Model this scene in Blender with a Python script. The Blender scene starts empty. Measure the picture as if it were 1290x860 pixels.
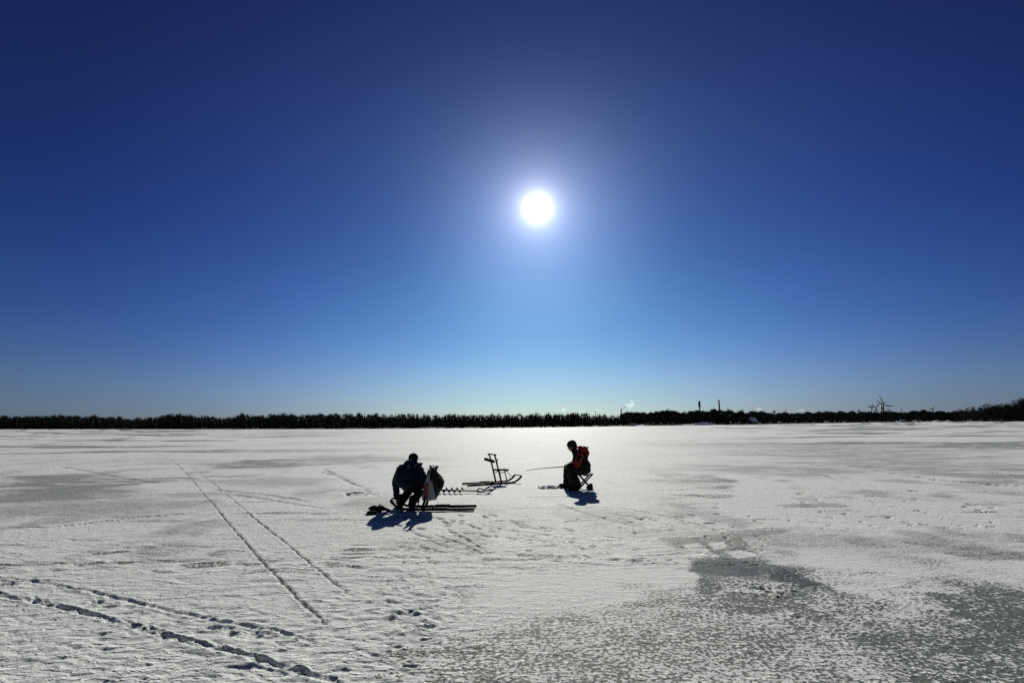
import bpy, math, random
import numpy as np
from mathutils import Vector, Matrix
random.seed(7); RNG = np.random.default_rng(11)
sc = bpy.context.scene
COL = sc.collection
R = math.radians

# ------------------------------------------------------------------ camera
CAMH = 1.65; F = 645.0
pitch = math.atan((534.2-430)/F); roll = math.atan(9.7/1290)
f_ = np.array([0, math.cos(pitch), math.sin(pitch)])
r0 = np.array([1.0, 0, 0]); u0 = np.array([0, -math.sin(pitch), math.cos(pitch)])
r_ = math.cos(roll)*r0 - math.sin(roll)*u0
u_ = math.sin(roll)*r0 + math.cos(roll)*u0
cam_d = bpy.data.cameras.new('camera'); cam = bpy.data.objects.new('camera', cam_d); COL.objects.link(cam)
cam_d.sensor_width = 36; cam_d.lens = 18; cam_d.clip_end = 60000; cam_d.clip_start = 0.05
m = Matrix(((r_[0], u_[0], -f_[0], 0), (r_[1], u_[1], -f_[1], 0), (r_[2], u_[2], -f_[2], CAMH), (0, 0, 0, 1)))
cam.matrix_world = m
sc.camera = cam

def ray(px, py):
    d = f_ + (px-645)/F*r_ + (430-py)/F*u_
    return d/np.linalg.norm(d)
def at(px, py, z=0.0):
    d = ray(px, py); t = (z-CAMH)/d[2]
    return np.array([d[0]*t, d[1]*t])
def at_dist(px, Y):                       # x position of an image column at forward distance Y (on the horizon)
    d = ray(px, 539-9.7*px/1290); return d[0]/d[1]*Y
def top_h(px, py, Y):                     # height of a point seen at px,py at forward distance Y
    d = ray(px, py); return CAMH + d[2]/d[1]*Y
def to_px(x, y, z=0.0):
    v0, v1, v2 = x, y, z-CAMH
    a = v0*r_[0]+v1*r_[1]+v2*r_[2]; b = v0*u_[0]+v1*u_[1]+v2*u_[2]; c = v0*f_[0]+v1*f_[1]+v2*f_[2]
    c = np.maximum(c, 1e-3)
    return 645+F*a/c, 430-F*b/c

# ------------------------------------------------------------------ helpers
def tag(o, label=None, cat=None, group=None, kind=None):
    if label: o['label'] = label
    if cat: o['category'] = cat
    if group: o['group'] = group
    if kind: o['kind'] = kind
    return o
def empty(name, loc=(0, 0, 0), rz=0):
    o = bpy.data.objects.new(name, None); COL.objects.link(o); o.location = loc; o.rotation_euler = (0, 0, rz)
    o.empty_display_size = .1
    return o
def link(name, me, mat=None, parent=None):
    o = bpy.data.objects.new(name, me); COL.objects.link(o)
    if mat is not None and not me.materials: me.materials.append(mat)
    if parent is not None: o.parent = parent
    return o
class MB:
    """collects geometry for one mesh"""
    def __init__(s): s.v = []; s.f = []
    def add(s, vs, fs):
        b = len(s.v); s.v += [tuple(map(float, v)) for v in vs]; s.f += [tuple(i+b for i in f) for f in fs]; return s
    def box(s, c, d, M=None):
        vs = [Vector((sx*d[0]/2, sy*d[1]/2, sz*d[2]/2)) for sx in (-1, 1) for sy in (-1, 1) for sz in (-1, 1)]
        if M is not None: vs = [M @ v for v in vs]
        vs = [v+Vector(c) for v in vs]
        return s.add(vs, [(0,1,3,2),(4,6,7,5),(0,4,5,1),(2,3,7,6),(0,2,6,4),(1,5,7,3)])
    def caps(s, a, b, ra, rb=None, n=12, rings=3):
        rb = ra if rb is None else rb
        a = Vector(a); b = Vector(b); d = b-a; L = d.length
        if L < 1e-6: d = Vector((0, 0, 1)); L = 1e-6
        d = d.normalized(); p = d.orthogonal().normalized(); q = d.cross(p)
        prof = []
        for i in range(1, rings+1):
            t = math.pi/2*i/rings; prof.append((a-d*ra*math.cos(t), ra*math.sin(t)))
        for i in range(0, rings):
            t = math.pi/2*i/rings; prof.append((b+d*rb*math.sin(t), rb*math.cos(t)))
        vs = [a-d*ra]
        for c, r in prof:
            for k in range(n):
                an = 2*math.pi*k/n; vs.append(c+p*(r*math.cos(an))+q*(r*math.sin(an)))
        vs.append(b+d*rb)
        fs = [(0, 1+(k+1) % n, 1+k) for k in range(n)]
        for i in range(len(prof)-1):
            o1 = 1+i*n; o2 = o1+n
            for k in range(n): fs.append((o1+k, o1+(k+1) % n, o2+(k+1) % n, o2+k))
        e = len(vs)-1; o1 = e-n
        fs += [(o1+k, o1+(k+1) % n, e) for k in range(n)]
        return s.add(vs, fs)
    def tube(s, pts, r, n=8):
        """swept tube, one ring per point; r number or list"""
        pts = [Vector(p) for p in pts]; m_ = len(pts)
        rr = r if isinstance(r, (list, tuple)) else [r]*m_
        vs = []; prev = None
        for i, p in enumerate(pts):
            t = (pts[min(i+1, m_-1)]-pts[max(i-1, 0)]).normalized()
            if prev is None: a = t.orthogonal().normalized()
            else:
                a = prev-t*prev.dot(t); a = a.normalized() if a.length > 1e-6 else t.orthogonal().normalized()
            prev = a; b = t.cross(a)
            for k in range(n):
                an = 2*math.pi*k/n; vs.append(p+a*(rr[i]*math.cos(an))+b*(rr[i]*math.sin(an)))
        fs = []
        for i in range(m_-1):
            for k in range(n): fs.append((i*n+k, i*n+(k+1) % n, (i+1)*n+(k+1) % n, (i+1)*n+k))
        fs.append(tuple(range(n-1, -1, -1))); fs.append(tuple((m_-1)*n+k for k in range(n)))
        return s.add(vs, fs)
    def ell(s, c, rad, M=None, nu=16, nv=10):
        vs = [Vector((0, 0, -rad[2]))]
        for j in range(1, nv):
            t = -math.pi/2+math.pi*j/nv
            for i in range(nu):
                p = 2*math.pi*i/nu; vs.append(Vector((rad[0]*math.cos(t)*math.cos(p), rad[1]*math.cos(t)*math.sin(p), rad[2]*math.sin(t))))
        vs.append(Vector((0, 0, rad[2])))
        if M is not None: vs = [M @ v for v in vs]
        vs = [v+Vector(c) for v in vs]
        fs = [(0, 1+(i+1) % nu, 1+i) for i in range(nu)]
        for j in range(nv-2):
            for i in range(nu): fs.append((1+j*nu+i, 1+j*nu+(i+1) % nu, 1+(j+1)*nu+(i+1) % nu, 1+(j+1)*nu+i))
        e = len(vs)-1; b = e-nu
        fs += [(b+i, b+(i+1) % nu, e) for i in range(nu)]
        return s.add(vs, fs)
    def mesh(s, name, smooth=True):
        me = bpy.data.meshes.new(name); me.from_pydata(s.v, [], s.f); me.validate(); me.update()
        if smooth: me.polygons.foreach_set('use_smooth', [True]*len(me.polygons))
        return me
    def build(s, name, mat, parent=None, smooth=True, bevel=0):
        me = s.mesh(name, smooth)
        o = link(name, me, mat, parent)
        if bevel:
            b = o.modifiers.new('bevel', 'BEVEL'); b.width = bevel; b.segments = 2; b.limit_method = 'ANGLE'
        return o
    def organic(s, name, mat, parent=None, voxel=.012, smooth=6, wrinkle=0, wscale=9, seed=0):
        """fuse the collected overlapping volumes to one continuous skin"""
        me0 = s.mesh(name+'_tmp'); o = bpy.data.objects.new(name+'_tmp', me0); COL.objects.link(o)
        r = o.modifiers.new('r', 'REMESH'); r.mode = 'VOXEL'; r.voxel_size = voxel; r.use_smooth_shade = True
        sm = o.modifiers.new('s', 'SMOOTH'); sm.iterations = smooth; sm.factor = .5
        dg = bpy.context.evaluated_depsgraph_get(); dg.update()
        me = bpy.data.meshes.new_from_object(o.evaluated_get(dg)); me.name = name
        bpy.data.objects.remove(o); bpy.data.meshes.remove(me0)
        if wrinkle:
            n = len(me.vertices); co = np.empty(n*3); me.vertices.foreach_get('co', co); co = co.reshape(-1, 3)
            no = np.empty(n*3); me.vertices.foreach_get('normal', no); no = no.reshape(-1, 3)
            w = perlin(co[:, 0]*wscale+co[:, 1]*wscale*.7+seed, co[:, 2]*wscale*1.6+co[:, 1]*3)+.5*perlin(co[:, 0]*wscale*2.1-co[:, 1]*7, co[:, 2]*wscale*3+seed)
            co += no*(w*wrinkle)[:, None]; me.vertices.foreach_set('co', co.ravel()); me.update()
        me.polygons.foreach_set('use_smooth', [True]*len(me.polygons))
        return link(name, me, mat, parent)

def _h(ix, iy, seed):
    n = (ix.astype(np.int64)*374761393 + iy.astype(np.int64)*668265263 + seed*1442695041) & 0xffffffff
    n = ((n ^ (n >> 13))*1274126177) & 0xffffffff
    n = (n ^ (n >> 16)) & 0xffffffff
    return n
def perlin(x, y, seed=0):
    x = np.asarray(x, float); y = np.asarray(y, float)
    ix = np.floor(x); iy = np.floor(y); fx = x-ix; fy = y-iy
    def g(dx, dy):
        a = _h(ix+dx, iy+dy, seed)*(2*math.pi/4294967296.0)
        return np.cos(a)*(fx-dx)+np.sin(a)*(fy-dy)
    u = fx*fx*fx*(fx*(fx*6-15)+10); v = fy*fy*fy*(fy*(fy*6-15)+10)
    a = g(0, 0); b = g(1, 0); c = g(0, 1); d = g(1, 1)
    return ((a*(1-u)+b*u)*(1-v)+(c*(1-u)+d*u)*v)*1.5
def fbm(x, y, o=4, seed=0, gain=.5):
    s = 0; a = 1.0
    for i in range(o):
        s = s+a*perlin(x*2**i, y*2**i, seed+i*17); a *= gain
    return s
def sstep(a, b, x):
    t = np.clip((x-a)/(b-a), 0, 1); return t*t*(3-2*t)

# ------------------------------------------------------------------ materials
def mat(name, col, rough=.6, metal=0, spec=.5, noise=None, bump=0, bscale=40, sheen=0):
    ma = bpy.data.materials.new(name); ma.use_nodes = True; nt = ma.node_tree; b = nt.nodes['Principled BSDF']
    b.inputs['Base Color'].default_value = (*col, 1); b.inputs['Roughness'].default_value = rough
    b.inputs['Metallic'].default_value = metal; b.inputs['Specular IOR Level'].default_value = spec
    if sheen: b.inputs['Sheen Weight'].default_value = sheen
    tc = nt.nodes.new('ShaderNodeTexCoord')
    n = nt.nodes.new('ShaderNodeTexNoise'); n.inputs['Scale'].default_value = bscale; n.inputs['Detail'].default_value = 4
    nt.links.new(tc.outputs['Object'], n.inputs['Vector'])
    amt = .25 if noise is None else noise
    mx = nt.nodes.new('ShaderNodeMix'); mx.data_type = 'RGBA'
    mx.inputs['A'].default_value = (*[c*(1-amt) for c in col], 1); mx.inputs['B'].default_value = (*[min(1, c*(1+amt)) for c in col], 1)
    nt.links.new(n.outputs['Fac'], mx.inputs['Factor']); nt.links.new(mx.outputs['Result'], b.inputs['Base Color'])
    if bump:
        bp = nt.nodes.new('ShaderNodeBump'); bp.inputs['Strength'].default_value = .6; bp.inputs['Distance'].default_value = bump
        nt.links.new(n.outputs['Fac'], bp.inputs['Height']); nt.links.new(bp.outputs['Normal'], b.inputs['Normal'])
    return ma
M = dict(
    navy=mat('navy_cloth', (.012, .015, .034), .8, spec=.2, bump=.004, bscale=60),
    blackcloth=mat('black_cloth', (.009, .009, .009), .85, spec=.2, bump=.004, bscale=60),
    olive=mat('dark_trousers', (.012, .013, .010), .85, spec=.2, bump=.004),
    red=mat('red_cloth', (.26, .016, .012), .75, spec=.2, bump=.003),
    grey=mat('grey_band', (.22, .24, .26), .5, spec=.4),
    skin=mat('skin', (.26, .12, .08), .55, bscale=20, noise=.1),
    rubber=mat('boot_rubber', (.010, .010, .010), .7, spec=.15),
    wood=mat('dark_wood', (.020, .014, .010), .85, spec=.08, bscale=14),
    steel=mat('dark_steel', (.016, .016, .018), .6, metal=.3, spec=.2),
    bright=mat('bare_steel', (.35, .35, .36), .35, metal=.9),
    canvas=mat('pack_canvas', (.014, .015, .012), .85, bump=.004),
    plastic=mat('plastic_bag_white', (.24, .26, .31), .45, noise=.12, bump=.004, bscale=18),
    bagred=mat('plastic_bag_red', (.22, .022, .02), .45, noise=.12, bump=.004, bscale=18),
    conifer=mat('spruce_needles', (.020, .025, .016), .9, spec=.05, bscale=.15),
    conifer2=mat('spruce_needles_lighter', (.028, .032, .022), .9, spec=.05, bscale=.15),
    twig=mat('bare_twigs', (.030, .026, .021), .9, spec=.05, bscale=.2),
    bark=mat('bark', (.06, .05, .04), .9, spec=.2, bscale=2),
    snowcap=mat('snow_cover', (.80, .82, .84), .6, noise=.05, bscale=3),
    wall=mat('dark_red_boards', (.10, .05, .04), .8, bscale=3),
    wallg=mat('grey_boards', (.06, .058, .055), .8, bscale=3),
    concrete=mat('stack_concrete', (.12, .12, .12), .8, bscale=.2),
    tower=mat('turbine_paint', (.16, .165, .17), .5, noise=.05),
    water=mat('black_water', (.006, .009, .010), .08),
    slush=mat('slush', (.56, .58, .58), .8, spec=.1, noise=.2, bump=.006, bscale=45),
)

# ------------------------------------------------------------------ the ice sheet
def ramp_rows():
    rows = [];  q = 372.0                       # q = pixels below the horizon
    while q > 3.0:
        rows.append(CAMH*F/q); q -= (.85 if q > 120 else .7 if q > 40 else .55)
    y = rows[-1]
    rows += [500, 700, 1000, 1600, 3000, 6000, 12000]
    return np.array(rows)
ROWS = ramp_rows()
uc = np.arange(-1.08, 1.0801, .0018)
side = np.array([1.12, 1.17, 1.24, 1.33, 1.45, 1.6, 1.9, 2.4, 3.2, 5.0])
U = np.concatenate([-side[::-1], uc, side])
UU, YY = np.meshgrid(U, ROWS)
XX = UU*YY
PX, PY = to_px(XX, YY)

def poly_dist(pts, jit=0.0, seed=3):
    """sheet vertices near a polyline given in picture positions on the ice: their flat indices, distance (m), progress 0..1"""
    P = np.array([at(*p) for p in pts])
    lo = P.min(0)-.6; hi = P.max(0)+.6
    k_ = np.flatnonzero((XF > lo[0]) & (XF < hi[0]) & (YF > lo[1]) & (YF < hi[1]))
    x = XF[k_]; y = YF[k_]; n = len(P)-1
    def dist(x, y):
        bb = np.full(x.shape, 9.0); pp = np.zeros(x.shape)
        for i in range(n):
            a = P[i]; d = P[i+1]-a; L = d.dot(d)
            t = np.clip(((x-a[0])*d[0]+(y-a[1])*d[1])/L, 0, 1)
            ds = np.hypot(x-a[0]-t*d[0], y-a[1]-t*d[1])
            k = ds < bb; bb[k] = ds[k]; pp[k] = ((i+t)/n)[k]
        return bb, pp
    bb, pp = dist(x, y); m_ = bb < .4; k_ = k_[m_]; x = x[m_]; y = y[m_]
    if jit: x, y = x+jit*perlin(x*6, y*6, seed), y+jit*perlin(x*6+40, y*6, seed+1)
    bb, pp = dist(x, y)
    return k_, bb, pp
XF = XX.ravel(); YF = YY.ravel()
def blob(cx, cy, rx, ry, rag=.35, seed=0, rot=0, soft=.5):
    """ragged-edged patch, in picture coordinates of the ice"""
    dx = PX-cx; dy = PY-cy
    c, s = math.cos(R(rot)), math.sin(R(rot))
    ex = (dx*c+dy*s)/rx; ey = (-dx*s+dy*c)/ry
    d = np.sqrt(ex*ex+ey*ey)
    sy = 1/np.maximum(YY, 1)
    d = d+rag*fbm(XX*5*sy+seed*3.1, np.log(YY)*13+seed, 5, seed, .6)
    return 1-sstep(1-soft*.5, 1+soft*.5, d)
def gauss(cx, cy, rx, ry): return np.exp(-((PX-cx)/rx)**2-((PY-cy)/ry)**2)

Z = np.zeros(XX.shape); ICE = np.zeros(XX.shape); SOFT = np.zeros(XX.shape); WET = np.zeros(XX.shape)
nearf = 1-sstep(20, 45, YY)
# broad undulation
Z += .012*perlin(XX*.35, YY*.5, 5)*nearf
# crusty snow on the left and around the middle
xw = XX+.10*perlin(XX*2, YY*2, 8); yw = YY+.10*perlin(XX*2+9, YY*2, 9)
crust = np.clip(blob(170, 760, 420, 170, .25, 2, 8, .6)+blob(300, 690, 330, 40, .3, 3, 3, .6)+.9*blob(660, 672, 270, 40, .25, 4, 4, .6)+.8*blob(520, 752, 48, 48, .25, 5, 0, .5)+.5*blob(1080, 645, 330, 30, .3, 6, 3, .6), 0, 1)
base = .15+.85*crust
RSP = np.gradient(YY, axis=0)                # spacing of the sheet's rows, so that no relief is finer than the sheet can carry
def rel(x, y, fx, fy, o, seed, gain, ab=False):
    sm = 0; a = 1.0
    for i in range(o):
        wgt = 1-sstep(.22, .5, RSP*fy*2**i)
        sm = sm+a*wgt*perlin(x*fx*2**i, y*fy*2**i, seed+i*17); a *= gain
    return sm
rough_ = rel(xw, yw, 2.1, 4.4, 6, 21, .56)
pock = rel(xw+5, yw, 7.5, 15, 4, 31, .65)
gran = rel(xw, yw, 26, 38, 2, 45, .6)
Z += nearf*((.10+.90*crust)*(.0060*rough_-.0078*sstep(.05, .55, pock)+.0036*sstep(.15, .5, -pock))+.0020*gran)
# long thin wind-cut lips, dark on our side
lip = rel(xw, yw, 1.7, 7.5, 4, 61, .6)
Z += nearf*(crust*.85+.12)*.012*sstep(.18, .42, lip)*(.3+.7*sstep(4.5, 7, YY))
# drift with rounded lumps
dr = blob(520, 752, 44, 44, .2, 5, 0, .5)
Z += dr*.016*np.abs(fbm(xw*5.2, yw*6.8, 3, 71, .55))
# ruts
TR1 = [(-140,705),(-60,716),(0,727),(52,734),(105,743),(139.5,751),(181,760.5),(223,770),(272,780),(314,788),(349,794),(384,804),(429,818)]
TR2 = [(-140,716),(-60,735),(0,750),(52,759),(105,771),(157,785),(209,800),(244,809),(279,817),(314,827),(349,837),(384,848),(419,858),(470,880)]
def rut(pts, w, depth, fade0=.7, lipw=.0, seed=1, jit=.03, ice=0.0, fade_start=0.0, mw=.0):
    k, d, p = poly_dist(pts, jit, seed)
    if not len(k): return
    x = XF[k]; y = YF[k]; zf = Z.reshape(-1); icf = ICE.reshape(-1)
    w0 = w; w = np.maximum(w0, mw*y*y/1064); depth = depth*np.minimum(w/w0, 3.0)
    fd = (1-sstep(fade0, 1.0, p))*(sstep(0, fade_start, p) if fade_start else 1)
    bro = .78+.40*perlin(x*4, y*4, seed+7)+.12*perlin(x*17, y*17, seed)
    zf[k] -= depth*np.exp(-(d/w)**2.4)*fd*np.clip(bro, .68, 1.1)
    if w0 > .022: zf[k] += .007*np.exp(-(d/(w*1.2))**2)*fd*(np.abs(perlin(x*21, y*30, seed+5))+.7*np.abs(perlin(x*43, y*60, seed+6)))
    zf[k] += lipw*np.exp(-((d-w*1.7)/(w*.7))**2)*fd*(.6+.8*np.abs(perlin(x*9, y*9, seed+9)))
    if ice: icf[k] = np.maximum(icf[k], ice*np.exp(-(d/(w*.8))**2)*fd*np.clip(bro, 0, 1))
rut(TR1, .025, .0155, .90, .007, 2, .022, .14)
rut(TR2, .029, .019, .95, .008, 3, .022, .14)
rut([(x_, y_-3) for x_, y_ in TR2], .016, .010, .8, .006, 13, .05, .2)
B1 = [(178,560),(207.5,575.7),(220,581),(241,602),(251,616),(268.5,635),(289.5,661),(307,680),(324,699.5),(340,717),(359,736),(377,755),(394,769),(412,786),(428,803)]
B2 = [(238,585),(258,600),(275.5,614),(296.5,631.5),(315.6,649),(335,664.6),(356,680),(377,698),(397.6,715),(418.6,732.6),(440,748),(462,768)]
rut(B1, .026, .010, .86, .003, 4, .015, 1.15)
rut(B2, .026, .010, .86, .003, 5, .015, 1.05)
rut([(150,549),(178,560)], .12, .0, .9, 0, 6, 0, .5)
for k, (pts, w, dp, ic) in enumerate([
    ([(-60,711),(0,710.7),(105,710),(209,707),(320,706),(390,707)], .021, .016, .5),
    ([(90,711.5),(140,712)], .02, .014, .35), ([(293,710.7),(330,710.5)], .022, .016, .4),
    ([(345,717),(390,716),(429,714.5),(475,716)], .020, .014, .5), ([(300,704),(387,703),(430,702.7),(545,702.7)], .018, .014, .7),
    ([(0,665),(70,663),(120,658),(167,652),(255,645)], .014, .014, .3),
    ([(0,722),(80,718),(200,716)], .018, .010, .3), ([(140,690),(230,688),(300,690)], .014, .010, .4), ([(20,682),(90,680),(160,681)], .014, .010, .4),
    ([(75,587),(130,598),(210,611)], .02, .008, .35), ([(262,616),(330,622),(400,633)], .02, .010, .45), ([(290,622),(350,631),(420,643)], .018, .010, .4),
    ([(400,592),(425,600),(455,614),(480,628)], .010, .003, .45), ([(408,590),(440,606),(470,618)], .010, .003, .45),
    ([(770,638),(830,648),(880,660),(935,680),(965,700)], .016, .011, .55), ([(700,634),(740,648),(800,662),(840,672)], .016, .010, .5),
    ([(765,646),(825,655),(870,668),(920,690)], .016, .009, .4),
    ([(640,655),(670,664),(700,670)], .013, .010, .6), ([(664,679),(700,685)], .014, .012, .6), ([(640,667),(690,674),(740,684)], .013, .009, .4),
    ([(545,672),(580,684),(608,698)], .013, .012, .5), ([(512,677),(545,682),(570,692)], .015, .013, .4), ([(560,664),(590,680),(620,700)], .013, .010, .5),
    ([(600,658),(640,668),(690,683)], .012, .008, .4), ([(520,690),(560,697),(600,699)], .014, .010, .4), ([(718,687),(738,693)], .016, .014, .5),
    ([(650,700),(700,697)], .02, .014, .5), ([(535,706),(560,708)], .018, .012, .4),
    ([(1135,597),(1180,604),(1240,609),(1330,614)], .055, .02, .95), ([(1240,594),(1290,600),(1350,604)], .07, .012, .8), ([(1030,586),(1090,586),(1170,585)], .06, .006, .8),
    ([(1230,608),(1290,616)], .05, .01, .6), ([(1100,592),(1135,597)], .03, .01, .7), ([(1040,598),(1065,606),(1090,609)], .025, .01, .6),
]): rut(pts, w*1.25, dp*1.5, .85, dp*.35, 20+k, .02, ic*1.7, .08, .40)
# short scratches and wind marks between the men and the foreground
for k in range(230):
    if k < 165: cx = random.uniform(500, 980); cy = random.uniform(648, 712)
    else: cx = random.uniform(860, 1290); cy = random.uniform(618, 668)
    L = random.uniform(5, 20)*(1 if k < 165 else .8); sl = random.uniform(-.05, .35) if k < 165 else random.uniform(-.05, .12)
    rut([(cx-L/2, cy-L*sl/2), (cx, cy+random.uniform(-.8, .8)), (cx+L/2, cy+L*sl/2)], random.uniform(.010, .018), random.uniform(.009, .018), .7, .004, 100+k, .02, random.uniform(.6, 1.3), .2, .48)
# old footprints and pits
def pit(cx, cy, rx, ry, dep, rim=.25):
    c = at(cx, cy); k = np.flatnonzero((np.abs(XF-c[0]) < rx*3) & (np.abs(YF-c[1]) < ry*3))
    x = XF[k]; y = YF[k]; zf = Z.reshape(-1)
    d = np.hypot((x-c[0])/rx, (y-c[1])/ry)+.35*perlin(x*9+cx, y*9)+.28*perlin(x*23, y*23+cx)
    dep *= .75; zf[k] += -.75*dep*(1-sstep(.3, 1.1, d))+dep*rim*np.exp(-((d-1.25)/.25)**2)
for a in [(7,736,.13,.06,.03),(122,758,.09,.05,.028),(137,763,.08,.05,.028),(269,790,.08,.05,.03),(291,797,.06,.05,.03),(326,801,.04,.04,.02),(340,798,.05,.04,.015),
          (513,772,.10,.075,.034),(491,779,.06,.05,.022),(535,764,.05,.04,.02),(533,789,.10,.05,.032),(534,805,.06,.035,.030),(497,815,.07,.05,.022),(517,839,.06,.03,.02),(503,801,.05,.05,.018),(568,762,.09,.05,.010),
          (510,742,.07,.05,.015),(498,736,.06,.05,.014),(530,738,.06,.04,.012),(1005,779,.05,.035,.018),(886,760,.05,.04,.01)]: pit(*a)
for k in range(34):
    t = k/33; cx = 402+t*95+random.uniform(-9, 9); cy = 592+t*40+random.uniform(-4, 4)
    pit(cx, cy, .06, .09, .016)
for k in range(10): pit(random.uniform(436, 462), random.uniform(617, 625), .11, .09, .05)
for k in range(8): pit(random.uniform(-20, 470), random.uniform(715, 860), random.uniform(.015, .05), random.uniform(.012, .03), random.uniform(.005, .013))
for k in range(40): pit(random.uniform(540, 900), random.uniform(655, 710), random.uniform(.02, .06), random.uniform(.02, .05), random.uniform(.006, .016))
for k in range(16): pit(random.uniform(620, 790), random.uniform(613, 640), random.uniform(.03, .06), random.uniform(.03, .05), random.uniform(.006, .010), .1)

# ---- bare and wet ice (albedo), snow flecks left on it
def ice(v, soft=0.0, wet=0.0):
    global ICE, SOFT, WET
    ICE = np.maximum(ICE, v)
    if soft: SOFT = np.maximum(SOFT, (v > .05)*soft)
    if wet: WET = np.maximum(WET, v*wet)
ice(.475*sstep(470, 680, PX+.9*(PY-760)+50*fbm(XX*1.1, YY*1.1, 3, 88))*sstep(715, 810, PY+12*fbm(XX, YY*1.4, 3, 80)))
ice(.50*blob(640, 838, 190, 50, .4, 19, 0, 1.0))
ice(.50*blob(860, 800, 300, 60, .4, 12, -10, .8))
ice(.58*sstep(960, 1230, PX+.9*(PY-790)+90*fbm(XX*.9, YY*1.3, 4, 81))*sstep(712, 742, PY+.10*(1150-PX)*.4+10*fbm(XX*1.2, YY, 3, 82)))
ice(.66*blob(1310, 800, 150, 60, .5, 14, 10, .8))
ice(.60*blob(955, 735, 92, 36, .25, 15, 8, .6))
ice(.80*blob(915, 715, 48, 12, .4, 16, 6, .5), 0, 1.0); ice(.72*blob(985, 722, 62, 11, .45, 17, 18, .5), 0, 1.0); ice(.68*blob(893, 735, 18, 26, .4, 18, 0, .8), 0, .8); ice(.60*blob(935, 765, 60, 14, .3, 43, 6, .7), 0, .3)
ice(.60*blob(1040, 745, 50, 8, .4, 40, 18, .6)); ice(.60*blob(1010, 768, 60, 10, .4, 41, 20, .6))
ice(.42*blob(1060, 684, 270, 13, .5, 20, 3, .9), .7); ice(.6*blob(940, 673, 60, 5, .45, 21, -4, .8), .5); ice(.66*blob(895, 691, 68, 14, .25, 22, 6, .4), .25)
ice(.52*blob(1085, 683, 50, 7, .5, 23, 6, .8), .5); ice(.56*blob(1230, 694, 110, 8, .5, 24, 5, .8), .5)
ice(.45*blob(700, 745, 130, 40, .4, 42, 0, .9)*.45, .9)
ice(.62*blob(893, 608, 38, 9, .35, 25, 5, .6), .3); ice(.5*blob(908, 588, 38, 4, .4, 26, 0, .7), .4); ice(.5*blob(905, 624, 24, 5, .4, 27, 0, .7))
ice(.66*blob(60, 616, 125, 17, .4, 28, -3, .8), .8); ice(.68*blob(165, 607, 80, 4, .4, 29, -4, .7), .4); ice(.45*blob(80, 640, 200, 14, .5, 30, -3, .9), .9)
ice(.66*blob(335, 585, 62, 5.5, .4, 31, -2, .7), .6); ice(.55*blob(420, 580, 160, 5, .5, 32, -2, .9), .8); ice(.4*blob(330, 607, 90, 7, .5, 33, 0, .8), .8)
ice(.48*blob(1080, 572, 190, 11, .55, 34, 2, .9), .7); ice(.52*blob(1240, 596, 130, 12, .55, 35, 4, .9), .5); ice(.5*blob(1000, 590, 160, 8, .5, 36, 0, .9), .8)
ice(.45*blob(470, 634, 40, 8, .5, 37, -5, .9), .8); ice(.4*blob(1010, 560, 260, 4, .6, 38, 0, .9), .9)
# wind-swept streaks towards the far shore (patches tens of metres across)
st = fbm(XX/22+3, YY/5.5, 4, 91, .62); far = sstep(16, 40, YY)
sidew = np.clip(np.abs(PX-640)/430, .18, 1)
ice(far*sidew*.80*sstep(.10, .50, st), .8)
st2 = fbm(XX/60+9, YY/30, 3, 95, .6); ice(sstep(70, 120, YY)*.55*sidew*sstep(.0, .4, st2), .9)
mid = fbm(XX*.5, YY*.35, 4, 96, .55); ice((1-far)*.46*sstep(.1, .6, mid)*(1-.85*crust*(1-sstep(5, 8, YY))), .8)
dash = rel(xw+20, yw, 1.2, 6.5, 3, 66, .6); dash2 = rel(xw+31, yw, .5, 2.6, 4, 67, .6)
ICE = np.maximum(ICE, .62*sstep(.26, .5, dash)*(crust*.75+.25)*nearf*sstep(4.5, 7, YY)); ICE = np.maximum(ICE, .52*sstep(.2, .6, dash2)*nearf*sstep(7, 10, YY))
# white rectangles left by boxes set down on the grey ice
def quad(pts):
    P = [at(*p) for p in pts]; ins = np.ones(XX.shape, bool)
    jx = XX+.03*perlin(XX*8, YY*8, 3); jy = YY+.03*perlin(XX*8, YY*8, 4)
    for i in range(4):
        a = P[i]; b = P[(i+1) % 4]; ins &= ((b[0]-a[0])*(jy-a[1])-(b[1]-a[1])*(jx-a[0])) < 0
    return ins
for q in ([(862,686),(880,684),(906,702),(846,703)], [(893,683),(912,682),(916,690),(900,692)], [(913,695),(938,692),(957,701),(930,703)]):
    k = quad(q); ICE[k] = .05; WET[k] = 0
ICE += (.06*perlin(XX*2, YY*2, 99)+.10*fbm(XX*4.5, YY*6, 2, 98)*(1-sstep(8, 14, YY)))*sstep(.25, .5, ICE)
# slush heaped by the old drill hole in the foreground
c = at(955, 742); d = np.hypot((XX-c[0])/.34, (YY-c[1])/.26)
d = d+.35*fbm(XX*5, YY*6, 3, 58)
Z += .020*np.exp(-((d-.65)/.40)**2)*(.2+1.2*np.abs(fbm(XX*11, YY*11, 3, 51)))*(d < 2.2)
ICE = np.where(d < 1.5, np.minimum(ICE, .42+.35*sstep(.5, 1.5, d)), ICE); WET = WET*(.15+.85*sstep(.7, 1.3, d))
c = at(1125, 762); d = np.hypot((XX-c[0])/.4, (YY-c[1])/.16); d = d+.4*fbm(XX*4, YY*5, 3, 59); Z += .014*np.exp(-(d/.9)**2)*(.4+np.abs(fbm(XX*11, YY*11, 3, 52))); ICE = np.where(d < 1, np.minimum(ICE, .47), ICE)
ICE = ICE*(1-.5*sstep(-.05, .45, fbm(XX*.30, YY*1.0, 4, 77, .6))*sstep(8, 12, YY)*(1-sstep(35, 60, YY)))
ICE = np.clip(ICE, 0, 1); SOFT *= sstep(4.8, 8.5, YY)
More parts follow.
